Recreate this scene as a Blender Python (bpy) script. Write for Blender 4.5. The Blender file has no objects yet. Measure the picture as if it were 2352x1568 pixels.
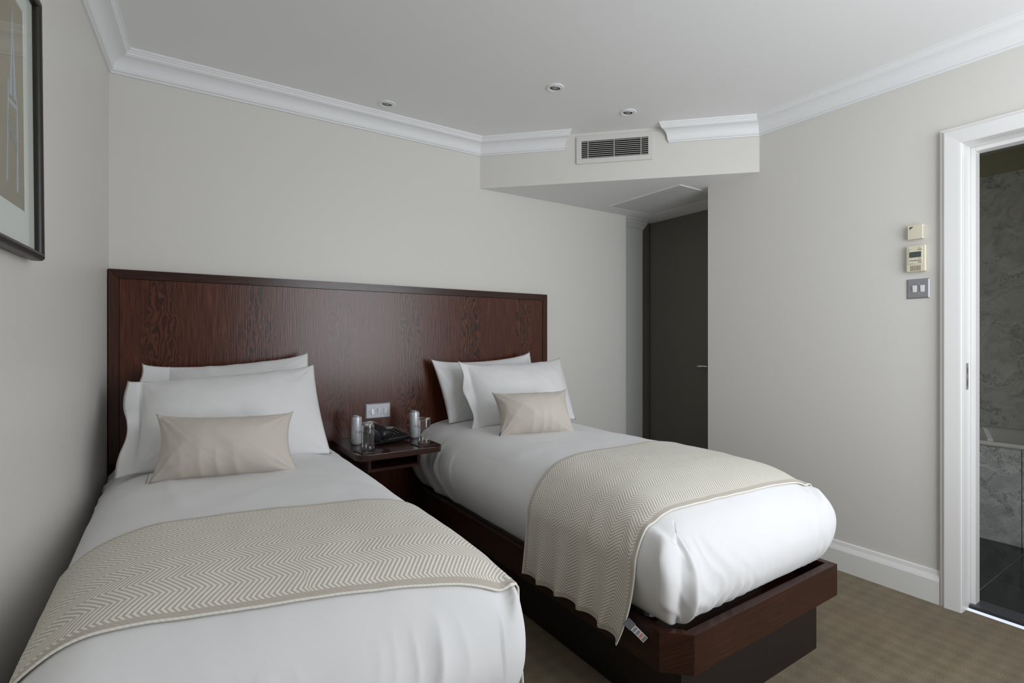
import bpy, bmesh, math, random
from mathutils import Vector, Matrix, noise
from mathutils.bvhtree import BVHTree

sc = bpy.context.scene
col = sc.collection
R = math.radians

# ------------------------------------------------------------------ camera
cam_d = bpy.data.cameras.new('camera')
cam = bpy.data.objects.new('camera', cam_d)
col.objects.link(cam)
cam.location = (0, 0, 1.2)
cam.rotation_euler = (R(90), 0, R(-33.5))
cam_d.sensor_width = 36.0
cam_d.lens = 18.0
cam_d.shift_y = -6.0 / 2352.0
cam_d.clip_start = 0.02
sc.camera = cam

# ------------------------------------------------------------------ world, daylight, exposure
world = bpy.data.worlds.new('overcast_sky')
sc.world = world
world.use_nodes = True
wb = world.node_tree.nodes['Background']
wb.inputs[0].default_value = (0.80, 0.88, 1.0, 1)
wb.inputs[1].default_value = 1.0

WIN_X0, WIN_X1, WIN_Z0, WIN_Z1, REAR_Y = 1.05, 2.70, 0.60, 2.38, -0.60
ld = bpy.data.lights.new('window_daylight', 'AREA')
ld.shape = 'RECTANGLE'
ld.size = WIN_X1 - WIN_X0 - 0.1
ld.size_y = WIN_Z1 - WIN_Z0 - 0.1
ld.energy = 41
ld.color = (0.94, 0.97, 1.0)
lo = bpy.data.objects.new('window_daylight', ld)
col.objects.link(lo)
lo.location = ((WIN_X0 + WIN_X1) / 2, REAR_Y - 0.06, (WIN_Z0 + WIN_Z1) / 2)
lo.rotation_euler = (R(90), 0, 0)   # area lamps shine along local -Z: this turns it to +Y

vs = sc.view_settings
vs.view_transform = 'Standard'
vs.look = 'None'
vs.gamma = 1.0
vs.use_curve_mapping = False
vs.exposure = 0.0
sc.cycles.max_bounces = 16
sc.cycles.diffuse_bounces = 10

# ------------------------------------------------------------------ materials
def srgb(r, g, b):
    f = lambda c: (c / 255 / 12.92) if c / 255 <= 0.04045 else ((c / 255 + 0.055) / 1.055) ** 2.4
    return (f(r), f(g), f(b), 1)

class NT:
    def __init__(s, name):
        s.m = bpy.data.materials.new(name); s.m.use_nodes = True
        s.t = s.m.node_tree; s.b = s.t.nodes['Principled BSDF']
    def n(s, kind, **kw):
        nd = s.t.nodes.new(kind)
        for k, v in kw.items():
            if k.startswith('i_'):
                key = k[2:]
                key = int(key) if key.isdigit() else key.replace('_', ' ')
                s.set(nd, key, v)
            else: setattr(nd, k, v)
        return nd
    def set(s, nd, key, v):
        if isinstance(v, bpy.types.NodeSocket): s.t.links.new(v, nd.inputs[key])
        else: nd.inputs[key].default_value = v
    def math(s, op, a, b=None, c=None):
        nd = s.t.nodes.new('ShaderNodeMath'); nd.operation = op
        s.set(nd, 0, a)
        if b is not None: s.set(nd, 1, b)
        if c is not None: s.set(nd, 2, c)
        return nd.outputs[0]
    def mix(s, f, a, b):
        nd = s.t.nodes.new('ShaderNodeMix'); nd.data_type = 'RGBA'
        s.set(nd, 0, f); s.set(nd, 6, a); s.set(nd, 7, b)
        return nd.outputs[2]
    def pos(s):
        g = s.t.nodes.new('ShaderNodeNewGeometry'); return g.outputs['Position']
    def xyz(s, v):
        x = s.t.nodes.new('ShaderNodeSeparateXYZ'); s.t.links.new(v, x.inputs[0]); return x.outputs
    def comb(s, x, y, z):
        c = s.t.nodes.new('ShaderNodeCombineXYZ')
        s.set(c, 0, x); s.set(c, 1, y); s.set(c, 2, z); return c.outputs[0]
    def vmul(s, v, f):
        nd = s.t.nodes.new('ShaderNodeVectorMath'); nd.operation = 'MULTIPLY'
        s.set(nd, 0, v); s.set(nd, 1, f); return nd.outputs[0]
    def noise(s, v, scale, detail=3, rough=0.5, dist=0.0):
        nd = s.n('ShaderNodeTexNoise', i_Scale=scale, i_Detail=detail, i_Roughness=rough, i_Distortion=dist)
        s.set(nd, 'Vector', v); return nd.outputs[0]
    def ramp(s, f, stops):
        nd = s.t.nodes.new('ShaderNodeValToRGB'); s.set(nd, 0, f)
        e = nd.color_ramp.elements
        while len(e) < len(stops): e.new(0.5)
        for el, (p, c) in zip(e, stops): el.position = p; el.color = c
        return nd.outputs[0]
    def bump(s, h, strength=0.2, dist=0.002):
        nd = s.n('ShaderNodeBump', i_Strength=strength, i_Distance=dist, i_Height=h)
        s.t.links.new(nd.outputs[0], s.b.inputs['Normal'])
    def base(s, c, rough=0.5, spec=0.5, metal=0.0):
        s.set(s.b, 'Base Color', c); s.set(s.b, 'Roughness', rough)
        s.b.inputs['Specular IOR Level'].default_value = spec
        s.b.inputs['Metallic'].default_value = metal
        return s.m

MATS = {}
def plain(name, c, rough=0.5, spec=0.5, metal=0.0, bumpscale=None, bstr=0.1, var=0.0):
    t = NT(name)
    cc = c
    if var:
        nz = t.noise(t.pos(), 3.0, 4)
        cc = t.mix(nz, tuple(v * (1 - var) for v in c[:3]) + (1,), tuple(min(1, v * (1 + var)) for v in c[:3]) + (1,))
    t.base(cc, rough, spec, metal)
    if bumpscale: t.bump(t.noise(t.pos(), bumpscale, 4), bstr, 0.001)
    MATS[name] = t.m
    return t.m

plain('wall_paint', (0.695, 0.680, 0.645, 1), 0.42, 0.35, bumpscale=90, bstr=0.05)
plain('ceiling_paint', (0.85, 0.85, 0.85, 1), 0.7, 0.3)
plain('cornice_paint', (0.83, 0.84, 0.85, 1), 0.55, 0.4)
plain('gloss_white', (0.80, 0.80, 0.79, 1), 0.28, 0.5)
plain('corridor_shade', (0.14, 0.13, 0.105, 1), 0.5, 0.3)  # passage shade darkened into the colour of its walls and door
plain('strip_shade', (0.50, 0.505, 0.485, 1), 0.5, 0.35)  # greyed so the colour itself holds the shadow on strip and moulding
plain('olive_paint', (0.46, 0.44, 0.32, 1), 0.6, 0.3)
plain('plaster', (0.66, 0.66, 0.65, 1), 0.85, 0.2, var=0.14)
plain('black_hole', (0.012, 0.012, 0.011, 1), 0.9, 0.1)
plain('grille_paint', (0.66, 0.65, 0.625, 1), 0.45, 0.4)
plain('black_plastic', (0.012, 0.013, 0.015, 1), 0.32, 0.5)
plain('grey_print', (0.30, 0.30, 0.30, 1), 0.5, 0.4)
plain('cream_plastic', (0.70, 0.66, 0.52, 1), 0.4, 0.4)
plain('white_plastic', (0.78, 0.78, 0.76, 1), 0.3, 0.5)
plain('lcd', (0.07, 0.085, 0.08, 1), 0.15, 0.5)
plain('dark_print', (0.08, 0.075, 0.06, 1), 0.5, 0.3)
plain('mid_print', (0.38, 0.36, 0.29, 1), 0.5, 0.3)
plain('red_led', (0.55, 0.12, 0.08, 1), 0.3, 0.5)
plain('chrome', (0.62, 0.63, 0.66, 1), 0.22, 0.5, 1.0)
plain('satin_steel', (0.36, 0.37, 0.40, 1), 0.42, 0.5, 0.55)
plain('brass_dark', (0.20, 0.13, 0.09, 1), 0.4, 0.5, 0.7)
plain('bath_enamel', (0.74, 0.74, 0.72, 1), 0.15, 0.5)
plain('pale_strip', (0.85, 0.86, 0.86, 1), 0.5, 0.3)
plain('black_granite', (0.010, 0.011, 0.012, 1), 0.12, 0.5, var=0.3)
plain('grout', (0.30, 0.30, 0.28, 1), 0.8, 0.2)
plain('threshold_stone', (0.045, 0.048, 0.055, 1), 0.3, 0.5)
plain('picture_frame_wood', (0.016, 0.013, 0.012, 1), 0.38, 0.5)
plain('mat_board', (0.66, 0.70, 0.66, 1), 0.8, 0.2)
plain('tower_print', (0.40, 0.46, 0.50, 1), 0.8, 0.1)
plain('tower_print_dark', (0.24, 0.26, 0.25, 1), 0.8, 0.1)
plain('can_white', (0.56, 0.57, 0.60, 1), 0.33, 0.5, 0.35)
plain('can_metal', (0.66, 0.66, 0.68, 1), 0.25, 0.5, 1.0)
plain('ink', (0.012, 0.012, 0.016, 1), 0.5, 0.3)
plain('coaster_leather', (0.035, 0.017, 0.014, 1), 0.38, 0.5)
plain('tag_grey', (0.12, 0.12, 0.13, 1), 0.7, 0.2)
plain('tag_white', (0.62, 0.62, 0.62, 1), 0.7, 0.2)
plain('tag_red', (0.45, 0.20, 0.18, 1), 0.7, 0.2)
plain('tag_ink', (0.20, 0.20, 0.21, 1), 0.7, 0.2)
plain('lamp_glass', (0.55, 0.55, 0.52, 1), 0.15, 0.5, 0.6)
plain('baffle_black', (0.012, 0.012, 0.013, 1), 0.35, 0.5)
plain('plinth_laminate', (0.014, 0.009, 0.009, 1), 0.38, 0.5)

def cloth(name, c, sheen=0.2, weave=900, bs=0.15, var=0.04):
    t = NT(name)
    nz = t.noise(t.pos(), 6.0, 3)
    cc = t.mix(nz, tuple(v * (1 - var) for v in c[:3]) + (1,), tuple(min(1, v * (1 + var)) for v in c[:3]) + (1,))
    t.base(cc, 0.85, 0.15)
    t.b.inputs['Sheen Weight'].default_value = sheen
    t.bump(t.noise(t.pos(), weave, 2), bs, 0.0006)
    MATS[name] = t.m
cloth('white_linen', (0.74, 0.742, 0.75, 1), 0.10)
cloth('beige_linen', (0.575, 0.525, 0.47, 1), 0.15, 700, 0.25)

def glass_mat(name, tint=(1, 1, 1, 1), rough=0.0):
    t = NT(name)
    t.b.inputs['Base Color'].default_value = tint
    t.b.inputs['Roughness'].default_value = rough
    t.b.inputs['IOR'].default_value = 1.47
    t.b.inputs['Transmission Weight'].default_value = 1.0
    MATS[name] = t.m
glass_mat('clear_glass')

def pane_mat():
    t = NT('picture_glass')
    tr = t.n('ShaderNodeBsdfTransparent'); gl = t.n('ShaderNodeBsdfGlossy', i_Roughness=0.03)
    ge = t.t.nodes.new('ShaderNodeNewGeometry')
    dp = t.n('ShaderNodeVectorMath', operation='DOT_PRODUCT'); t.set(dp, 0, ge.outputs['Normal']); t.set(dp, 1, ge.outputs['Incoming'])
    ca = t.math('ABSOLUTE', dp.outputs['Value'])
    fr = t.math('MULTIPLY_ADD', t.math('POWER', t.math('SUBTRACT', 1.0, ca), 5.0), 0.48, 0.02)
    mx = t.n('ShaderNodeMixShader')
    t.t.links.new(fr, mx.inputs[0]); t.t.links.new(tr.outputs[0], mx.inputs[1]); t.t.links.new(gl.outputs[0], mx.inputs[2])
    t.t.links.new(mx.outputs[0], t.t.nodes['Material Output'].inputs[0])
    MATS['picture_glass'] = t.m
pane_mat()

def wenge(name, axis, figured, tone=1.0):
    """dark veneer, grain running along `axis` ('z' or 'x' or 'y'); figured adds the repeating flame figure"""
    t = NT(name)
    p = t.pos(); X, Y, Z = t.xyz(p)
    if axis == 'z': a, l = X, Z
    elif axis == 'x': a, l = t.math('ADD', Z, t.math('MULTIPLY', Y, 0.6)), X
    else: a, l = t.math('ADD', Z, t.math('MULTIPLY', X, 0.6)), Y
    v1 = t.comb(t.math('MULTIPLY', a, 230.0), t.math('MULTIPLY', l, 6.0), 0.0)
    fine = t.noise(v1, 1.0, 3, 0.6)
    v2 = t.comb(t.math('MULTIPLY', a, 28.0), t.math('MULTIPLY', l, 1.2), 3.0)
    broad = t.noise(v2, 1.0, 3, 0.6)
    c = t.ramp(fine, [(0.30, srgb(54, 23, 13)), (0.55, srgb(94, 44, 26)), (0.78, srgb(118, 66, 45))])
    c2 = t.mix(t.math('MULTIPLY', broad, 0.55), c, srgb(40, 24, 20))
    if figured:
        ph = t.math('ADD', X, 0.05 + 0.205 + 4.1)
        tt = t.math('SUBTRACT', t.math('MODULO', ph, 0.41), 0.205)          # -.205 .. .205 about each figured band
        leaf = t.math('FLOOR', t.math('DIVIDE', ph, 0.41))
        mir = t.comb(t.math('MULTIPLY', tt, 1.0), Z, t.math('MULTIPLY', leaf, 0.15))
        n1 = t.noise(t.vmul(mir, (9.0, 4.2, 1.0)), 1.0, 3, 0.55)
        n2 = t.noise(t.vmul(mir, (22.0, 9.0, 1.0)), 1.0, 2, 0.5)
        g = t.math('ADD', t.math('MULTIPLY', tt, 300.0), t.math('ADD', t.math('MULTIPLY', n1, 60.0), t.math('MULTIPLY', n2, 16.0)))
        w = t.math('MULTIPLY_ADD', t.math('SINE', g), 0.5, 0.5)
        n3 = t.noise(t.vmul(mir, (70.0, 12.0, 1.0)), 1.0, 2, 0.6)
        w2 = t.math('ADD', t.math('MULTIPLY', w, 0.75), t.math('MULTIPLY', n3, 0.25))
        fig = t.ramp(w2, [(0.20, srgb(22, 15, 13)), (0.42, srgb(44, 24, 18)), (0.66, srgb(92, 48, 30)), (0.95, srgb(98, 52, 32))])
        wid = t.math('MULTIPLY_ADD', t.noise(t.comb(0.0, t.math('MULTIPLY', Z, 3.0), leaf), 1.0, 1), 0.07, 0.035)
        d = t.math('DIVIDE', t.math('ABSOLUTE', tt), wid)
        nfall = t.n('ShaderNodeMapRange', i_1=0.55, i_2=1.25, i_3=1.0, i_4=0.0); t.set(nfall, 0, d)
        mask = t.math('MULTIPLY', nfall.outputs[0], t.math('MULTIPLY_ADD', t.noise(t.comb(leaf, 7.7, 0.0), 1.0, 0), 1.0, 0.12))
        c2 = t.mix(mask, c2, fig)
    if tone != 1.0: c2 = t.mix(1.0 - tone, c2, srgb(22, 17, 15))
    t.base(c2, 0.36, 0.44)
    rr = t.math('MULTIPLY_ADD', fine, 0.14, 0.16)
    t.set(t.b, 'Roughness', rr)
    t.bump(fine, 0.35, 0.0012)
    MATS[name] = t.m
wenge('wenge_figured', 'z', True)
wenge('wenge_upright', 'z', False, 0.60)
wenge('wenge_across', 'x', False, 0.36)
wenge('wenge_along', 'y', False, 0.36)

def carpet_mat():
    t = NT('carpet')
    p = t.pos(); X, Y, Z = t.xyz(p)
    u = t.math('ADD', X, Y); v = t.math('SUBTRACT', X, Y)
    # woven lozenge ground: soft checks set on the diagonal
    s1 = t.math('SINE', t.math('MULTIPLY', u, 44.0)); s2 = t.math('SINE', t.math('MULTIPLY', v, 44.0))
    chk = t.math('MULTIPLY', s1, s2)
    warp = t.noise(p, 9.0, 4, 0.65)
    big = t.noise(p, 2.3, 4, 0.6)
    f = t.math('ADD', t.math('MULTIPLY', chk, 0.10), t.math('ADD', t.math('MULTIPLY', warp, 0.55), t.math('MULTIPLY', big, 0.45)))
    c = t.ramp(f, [(0.30, srgb(108, 97, 78)), (0.52, srgb(130, 118, 95)), (0.72, srgb(150, 137, 112))])
    brown = t.noise(t.comb(t.math('ADD', X, 7.3), Y, 0.0), 2.0, 3, 0.6)
    bm_ = t.n('ShaderNodeMapRange', i_1=0.48, i_2=0.70, i_3=0.0, i_4=0.55); t.set(bm_, 0, brown)
    c = t.mix(bm_.outputs[0], c, srgb(128, 106, 74))
    fib = t.noise(p, 230.0, 3, 0.8)
    grey = t.noise(t.comb(X, t.math('ADD', Y, 3.1), 0.0), 1.4, 3, 0.6)
    c = t.mix(t.math('MULTIPLY', grey, 0.55), c, srgb(136, 128, 118))
    fm = t.n('ShaderNodeMapRange', i_1=0.42, i_2=0.62, i_3=0.0, i_4=0.6); t.set(fm, 0, fib)
    c = t.mix(fm.outputs[0], c, srgb(84, 73, 55))
    t.base(c, 0.95, 0.05)
    t.b.inputs['Sheen Weight'].default_value = 0.05
    rows = t.math('SINE', t.math('MULTIPLY', u, 700.0))
    t.bump(t.math('ADD', t.noise(p, 330.0, 3, 0.7), t.math('MULTIPLY', rows, 0.04)), 0.7, 0.004)
    MATS['carpet'] = t.m
carpet_mat()

def marble_mat(name, dark, light):
    t = NT(name)
    p = t.pos()
    wv = t.n('ShaderNodeTexNoise', i_Scale=2.2, i_Detail=6.0, i_Roughness=0.6); t.set(wv, 'Vector', p)
    ad = t.n('ShaderNodeVectorMath', operation='MULTIPLY_ADD')
    t.set(ad, 0, wv.outputs[1]); t.set(ad, 1, (0.9, 0.9, 0.9)); t.set(ad, 2, p)
    X, Y, Z = t.xyz(ad.outputs[0])
    a_ = t.math('ADD', t.math('MULTIPLY', Y, 0.80), t.math('MULTIPLY', Z, -0.60)); b_ = t.math('ADD', t.math('MULTIPLY', Y, 0.60), t.math('MULTIPLY', Z, 0.80))
    streak = t.noise(t.comb(t.math('MULTIPLY', a_, 5.0), t.math('MULTIPLY', b_, 22.0), X), 1.0, 7, 0.68)
    cloud = t.noise(ad.outputs[0], 4.0, 5, 0.6)
    f = t.math('ADD', t.math('MULTIPLY', streak, 0.75), t.math('MULTIPLY', cloud, 0.45))
    c = t.ramp(f, [(0.40, tuple(v * 0.55 for v in dark[:3]) + (1,)), (0.52, dark), (0.74, light)])
    vein = t.noise(ad.outputs[0], 1.3, 6, 0.62)
    r = t.math('ABSOLUTE', t.math('SUBTRACT', vein, 0.52))
    mr = t.n('ShaderNodeMapRange', i_1=0.0, i_2=0.008, i_3=0.35, i_4=1.0); t.set(mr, 0, r)
    c = t.mix(mr.outputs[0], tuple(v * 0.30 for v in dark[:3]) + (1,), c)
    t.base(c, 0.22, 0.5)
    MATS[name] = t.m
marble_mat('marble_wall', (0.58, 0.59, 0.56, 1), (0.80, 0.81, 0.78, 1))
marble_mat('marble_panel', (0.44, 0.45, 0.46, 1), (0.76, 0.77, 0.77, 1))

def print_mat():
    t = NT('print_paper')
    p = t.pos(); X, Y, Z = t.xyz(p)
    nz = t.noise(t.vmul(p, (1.0, 1.0, 2.0)), 1.6, 2)
    t.base(t.mix(nz, srgb(122, 118, 104), srgb(170, 160, 136)), 0.9, 0.1)
    MATS['print_paper'] = t.m
print_mat()

PITCH, PERIOD, AMP = 0.0108, 0.094, 0.036
def throw_mat():
    t = NT('herringbone_knit')
    u1 = t.n('ShaderNodeUVMap', uv_map='metres').outputs[0]
    u2 = t.n('ShaderNodeUVMap', uv_map='edge').outputs[0]
    U, V, _ = t.xyz(u1); EU, EV, _ = t.xyz(u2)
    tri = t.math('PINGPONG', V, PERIOD / 2)
    g = t.math('ADD', U, t.math('MULTIPLY', tri, AMP / (PERIOD / 2)))
    s = t.math('SINE', t.math('MULTIPLY', g, 2 * math.pi / PITCH))
    mr = t.n('ShaderNodeMapRange', i_1=-0.30, i_2=0.35, i_3=0.0, i_4=1.0); t.set(mr, 0, s)
    col_ = t.mix(mr.outputs[0], (0.49, 0.45, 0.395, 1), (0.80, 0.775, 0.70, 1))
    e = t.math('MINIMUM', EU, EV)
    bmask = t.math('LESS_THAN', e, 0.017)
    col_ = t.mix(bmask, col_, (0.50, 0.455, 0.40, 1))
    hem = t.math('LESS_THAN', e, 0.0035)
    col_ = t.mix(hem, col_, (0.80, 0.775, 0.70, 1))
    t.base(col_, 0.9, 0.1)
    t.b.inputs['Sheen Weight'].default_value = 0.2
    rib = t.math('SINE', t.math('MULTIPLY', V, 2 * math.pi / 0.0045))
    h = t.math('ADD', t.math('MULTIPLY', mr.outputs[0], 0.6), t.math('MULTIPLY', rib, 0.25))
    t.bump(h, 0.5, 0.0015)
    MATS['herringbone_knit'] = t.m
throw_mat()

# ------------------------------------------------------------------ mesh helpers
WLOC = {}
def reg(ob, w):
    WLOC[ob] = Vector(w)
def attach(ob, parent, wloc):
    reg(ob, wloc)
    if parent is not None:
        ob.parent = parent
        ob.matrix_parent_inverse = Matrix.Translation(-WLOC[parent])
    ob.location = wloc

def tag(o, label, cat, group=None, kind=None):
    o['label'] = label; o['category'] = cat
    if group: o['group'] = group
    if kind: o['kind'] = kind
    return o

def empty(name, loc, label, cat, group=None, kind=None):
    o = bpy.data.objects.new(name, None); col.objects.link(o)
    o.empty_display_size = 0.05
    attach(o, None, loc)
    return tag(o, label, cat, group, kind)

def mesh_ob(name, verts, faces, mat, parent=None, smooth=False, edges=(), origin=None):
    vs_ = [Vector(v) for v in verts]
    if origin is None:
        mn = Vector((min(v[i] for v in vs_) for i in range(3))); mx = Vector((max(v[i] for v in vs_) for i in range(3)))
        origin = Vector(((mn.x + mx.x) / 2, (mn.y + mx.y) / 2, mn.z))
    origin = Vector(origin)
    me = bpy.data.meshes.new(name)
    me.from_pydata([tuple(v - origin) for v in vs_], list(edges), faces)
    me.update()
    if isinstance(mat, str): mat = MATS[mat]
    me.materials.append(mat)
    if smooth:
        me.polygons.foreach_set('use_smooth', [True] * len(me.polygons))
    ob = bpy.data.objects.new(name, me); col.objects.link(ob)
    attach(ob, parent, origin)
    return ob

def bm_ob(name, bm, mat, parent=None, smooth=False, origin=None):
    bmesh.ops.recalc_face_normals(bm, faces=bm.faces)
    bm.verts.ensure_lookup_table(); bm.verts.index_update()
    verts = [v.co.copy() for v in bm.verts]
    faces = [[v.index for v in f.verts] for f in bm.faces]
    bm.free()
    return mesh_ob(name, verts, faces, mat, parent, smooth, origin=origin)

def box_bm(x0, x1, y0, y1, z0, z1, bevel=0.0, seg=2, bm=None, M=None):
    b = bmesh.new()
    bmesh.ops.create_cube(b, size=1.0)
    for v in b.verts:
        v.co = Vector((x0 + (v.co.x + .5) * (x1 - x0), y0 + (v.co.y + .5) * (y1 - y0), z0 + (v.co.z + .5) * (z1 - z0)))
    if bevel:
        bmesh.ops.bevel(b, geom=list(b.edges), offset=bevel, segments=seg, profile=0.7, affect='EDGES')
    if M is not None: bmesh.ops.transform(b, matrix=M, verts=b.verts)
    if bm is None: return b
    me = bpy.data.meshes.new('tmp'); b.to_mesh(me); b.free(); bm.from_mesh(me); bpy.data.meshes.remove(me)
    return bm

def box(name, x0, x1, y0, y1, z0, z1, mat, parent=None, bevel=0.0, seg=2, M=None, smooth=False):
    return bm_ob(name, box_bm(x0, x1, y0, y1, z0, z1, bevel, seg, M=M), mat, parent, smooth)

def prism(name, poly, z0, z1, mat, parent=None, bevel=0.0):
    bm = bmesh.new()
    lo_ = [bm.verts.new((p[0], p[1], z0)) for p in poly]; hi = [bm.verts.new((p[0], p[1], z1)) for p in poly]
    n = len(poly)
    bm.faces.new(lo_); bm.faces.new(hi)
    for i in range(n): bm.faces.new((lo_[i], lo_[(i + 1) % n], hi[(i + 1) % n], hi[i]))
    if bevel:
        bmesh.ops.recalc_face_normals(bm, faces=bm.faces)
        bmesh.ops.bevel(bm, geom=[e for e in bm.edges if abs(e.verts[0].co.z - e.verts[1].co.z) < 1e-6], offset=bevel, segments=2, profile=0.7, affect='EDGES')
    return bm_ob(name, bm, mat, parent)

def extrude_x(name, poly_yz, x0, x1, mat, parent=None, bevel=0.0, M=None):
    bm = bmesh.new()
    a = [bm.verts.new((x0, p[0], p[1])) for p in poly_yz]; b = [bm.verts.new((x1, p[0], p[1])) for p in poly_yz]
    n = len(poly_yz)
    bm.faces.new(a); bm.faces.new(b)
    for i in range(n): bm.faces.new((a[i], a[(i + 1) % n], b[(i + 1) % n], b[i]))
    bmesh.ops.recalc_face_normals(bm, faces=bm.faces)
    if bevel: bmesh.ops.bevel(bm, geom=list(bm.edges), offset=bevel, segments=2, profile=0.7, affect='EDGES')
    if M is not None: bmesh.ops.transform(bm, matrix=M, verts=bm.verts)
    return bm_ob(name, bm, mat, parent)

def loft(name, rings, mat, parent=None, cap=True, smooth=True, closed=True, origin=None):
    """rings: list of equal-length point lists"""
    n = len(rings[0]); verts = [p for r in rings for p in r]; faces = []
    for i in range(len(rings) - 1):
        for j in range(n if closed else n - 1):
            k = (j + 1) % n
            faces.append((i * n + j, i * n + k, (i + 1) * n + k, (i + 1) * n + j))
    if cap:
        faces.append(tuple(range(n))[::-1]); faces.append(tuple((len(rings) - 1) * n + j for j in range(n)))
    bm = bmesh.new()
    bv = [bm.verts.new(p) for p in verts]
    for f in faces:
        try: bm.faces.new([bv[i] for i in f])
        except ValueError: pass
    ob = bm_ob(name, bm, mat, parent, smooth, origin)
    return ob

def lathe(name, prof, c, mat, parent=None, seg=40, smooth=True, cap=True, M=None):
    rings = []
    for r, z in prof:
        rr = []
        for k in range(seg):
            a = 2 * math.pi * k / seg
            p = Vector((c[0] + r * math.cos(a), c[1] + r * math.sin(a), c[2] + z))
            rr.append(M @ p if M is not None else p)
        rings.append(rr)
    return loft(name, rings, mat, parent, cap, smooth)

def trim_run(name, prof, A, B, m0, m1, mat, parent=None):
    """profile (p, z) run from A to B on a wall; m0/m1 = 2D offset direction per unit p at the ends"""
    r0 = [Vector((A[0] + m0[0] * p, A[1] + m0[1] * p, z)) for p, z in prof]
    r1 = [Vector((B[0] + m1[0] * p, B[1] + m1[1] * p, z)) for p, z in prof]
    return loft(name, [r0, r1], mat, parent, True, False)

def miter(n1, n2):
    d = 1 + n1[0] * n2[0] + n1[1] * n2[1]
    return ((n1[0] + n2[0]) / d, (n1[1] + n2[1]) / d)

def autosmooth(ob, ang=35):
    me = ob.data
    me.polygons.foreach_set('use_smooth', [True] * len(me.polygons))
    bm = bmesh.new(); bm.from_mesh(me)
    for e in bm.edges:
        if len(e.link_faces) == 2 and e.calc_face_angle(0) > R(ang): e.smooth = False
    bm.to_mesh(me); bm.free()
    return ob

def copy_tree(o, parent=None):
    c = o.copy(); col.objects.link(c)
    if parent is not None:
        mi = o.matrix_parent_inverse.copy(); c.parent = parent; c.matrix_parent_inverse = mi
    reg(c, WLOC[o])
    for ch in list(o.children): copy_tree(ch, c)
    return c

# ------------------------------------------------------------------ the room
CEIL = 2.50
KL = math.tan(R(3.3))
def left_x(y): return -0.242 - KL * (2.93 - y)
BACK = 2.93
RW = 2.90            # right wall face
REND = 2.073         # right wall stops here, passage beyond
SOF = 2.19           # soffit height

def struct(o, label, cat): return tag(o, label, cat, kind='structure')

struct(prism('floor', [(-0.7, -0.9), (2.93, -0.9), (2.93, 0.9), (3.6, 0.9), (3.6, 3.2), (-0.7, 3.2)], -0.05, 0.0, 'carpet'),
       'beige brown mottled carpet covering the bedroom floor', 'floor')
struct(box('ceiling', -0.7, 3.6, -0.9, 3.2, CEIL, CEIL + 0.08, 'ceiling_paint'), 'plain white painted bedroom ceiling', 'ceiling')
struct(prism('wall_left', [(left_x(2.93), 2.93), (left_x(REAR_Y), REAR_Y), (left_x(REAR_Y) - .12, REAR_Y), (left_x(2.93) - .12, 2.93)], 0, CEIL, 'wall_paint'),
       'pale greige painted wall beside the left bed', 'wall')
struct(prism('wall_back', [(left_x(2.93) - .12, BACK), (3.04, BACK), (3.04, BACK + .03), (left_x(2.93) - .12, BACK + .03)], 0, CEIL, 'wall_paint'),
       'pale greige painted wall behind the headboard', 'wall')
# right wall with bathroom doorway
DY1, DY0, DH = 0.785, 0.02, 2.06
def wall_right():
    bm = bmesh.new()
    box_bm(RW, RW + .14, DY1, REND, 0, CEIL, bm=bm)
    box_bm(RW, RW + .14, DY0, DY1, DH, CEIL, bm=bm)
    box_bm(RW, RW + .14, REAR_Y, DY0, 0, CEIL, bm=bm)
    return bm_ob('wall_right', bm, 'wall_paint')
struct(wall_right(), 'pale greige wall with the bathroom doorway and wall controls', 'wall')
def wall_rear():
    bm = bmesh.new(); x0 = left_x(REAR_Y) - .12; x1 = RW + .14; y0, y1 = REAR_Y - .2, REAR_Y
    box_bm(x0, WIN_X0, y0, y1, 0, CEIL, bm=bm); box_bm(WIN_X1, x1, y0, y1, 0, CEIL, bm=bm)
    box_bm(WIN_X0, WIN_X1, y0, y1, 0, WIN_Z0, bm=bm); box_bm(WIN_X0, WIN_X1, y0, y1, WIN_Z1, CEIL, bm=bm)
    return bm_ob('wall_rear', bm, 'wall_paint')
struct(wall_rear(), 'pale painted window wall behind the viewpoint', 'wall')
w1 = empty('window_1', ((WIN_X0 + WIN_X1) / 2, REAR_Y - .05, WIN_Z0), 'tall white framed window facing the two beds', 'window', kind='structure')
for a, b, c_, d in ((WIN_X0, WIN_X0 + .05, WIN_Z0, WIN_Z1), (WIN_X1 - .05, WIN_X1, WIN_Z0, WIN_Z1), (WIN_X0 + .05, WIN_X1 - .05, WIN_Z0, WIN_Z0 + .05), (WIN_X0 + .05, WIN_X1 - .05, WIN_Z1 - .05, WIN_Z1)):
    box('window_frame', a, b, REAR_Y - .08, REAR_Y - .03, c_, d, 'gloss_white', w1, 0.004)

# bulkhead over the passage and its soffit
B0, B1 = (1.687, BACK), (RW, 1.722)
struct(prism('wall_bulkhead', [B0, B1, (RW, REND), (3.46, REND), (3.46, 3.02), (3.27, 3.02), (3.27, 2.965), (3.04, 2.965), (3.04, BACK)], SOF, CEIL, 'wall_paint'),
       'diagonal boxed bulkhead across the ceiling corner', 'bulkhead')
bk_ = bpy.data.objects['wall_bulkhead'].data; bk_.materials.append(MATS['ceiling_paint'])
for p_ in bk_.polygons:
    if p_.normal.z < -.9: p_.material_index = 1
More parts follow.
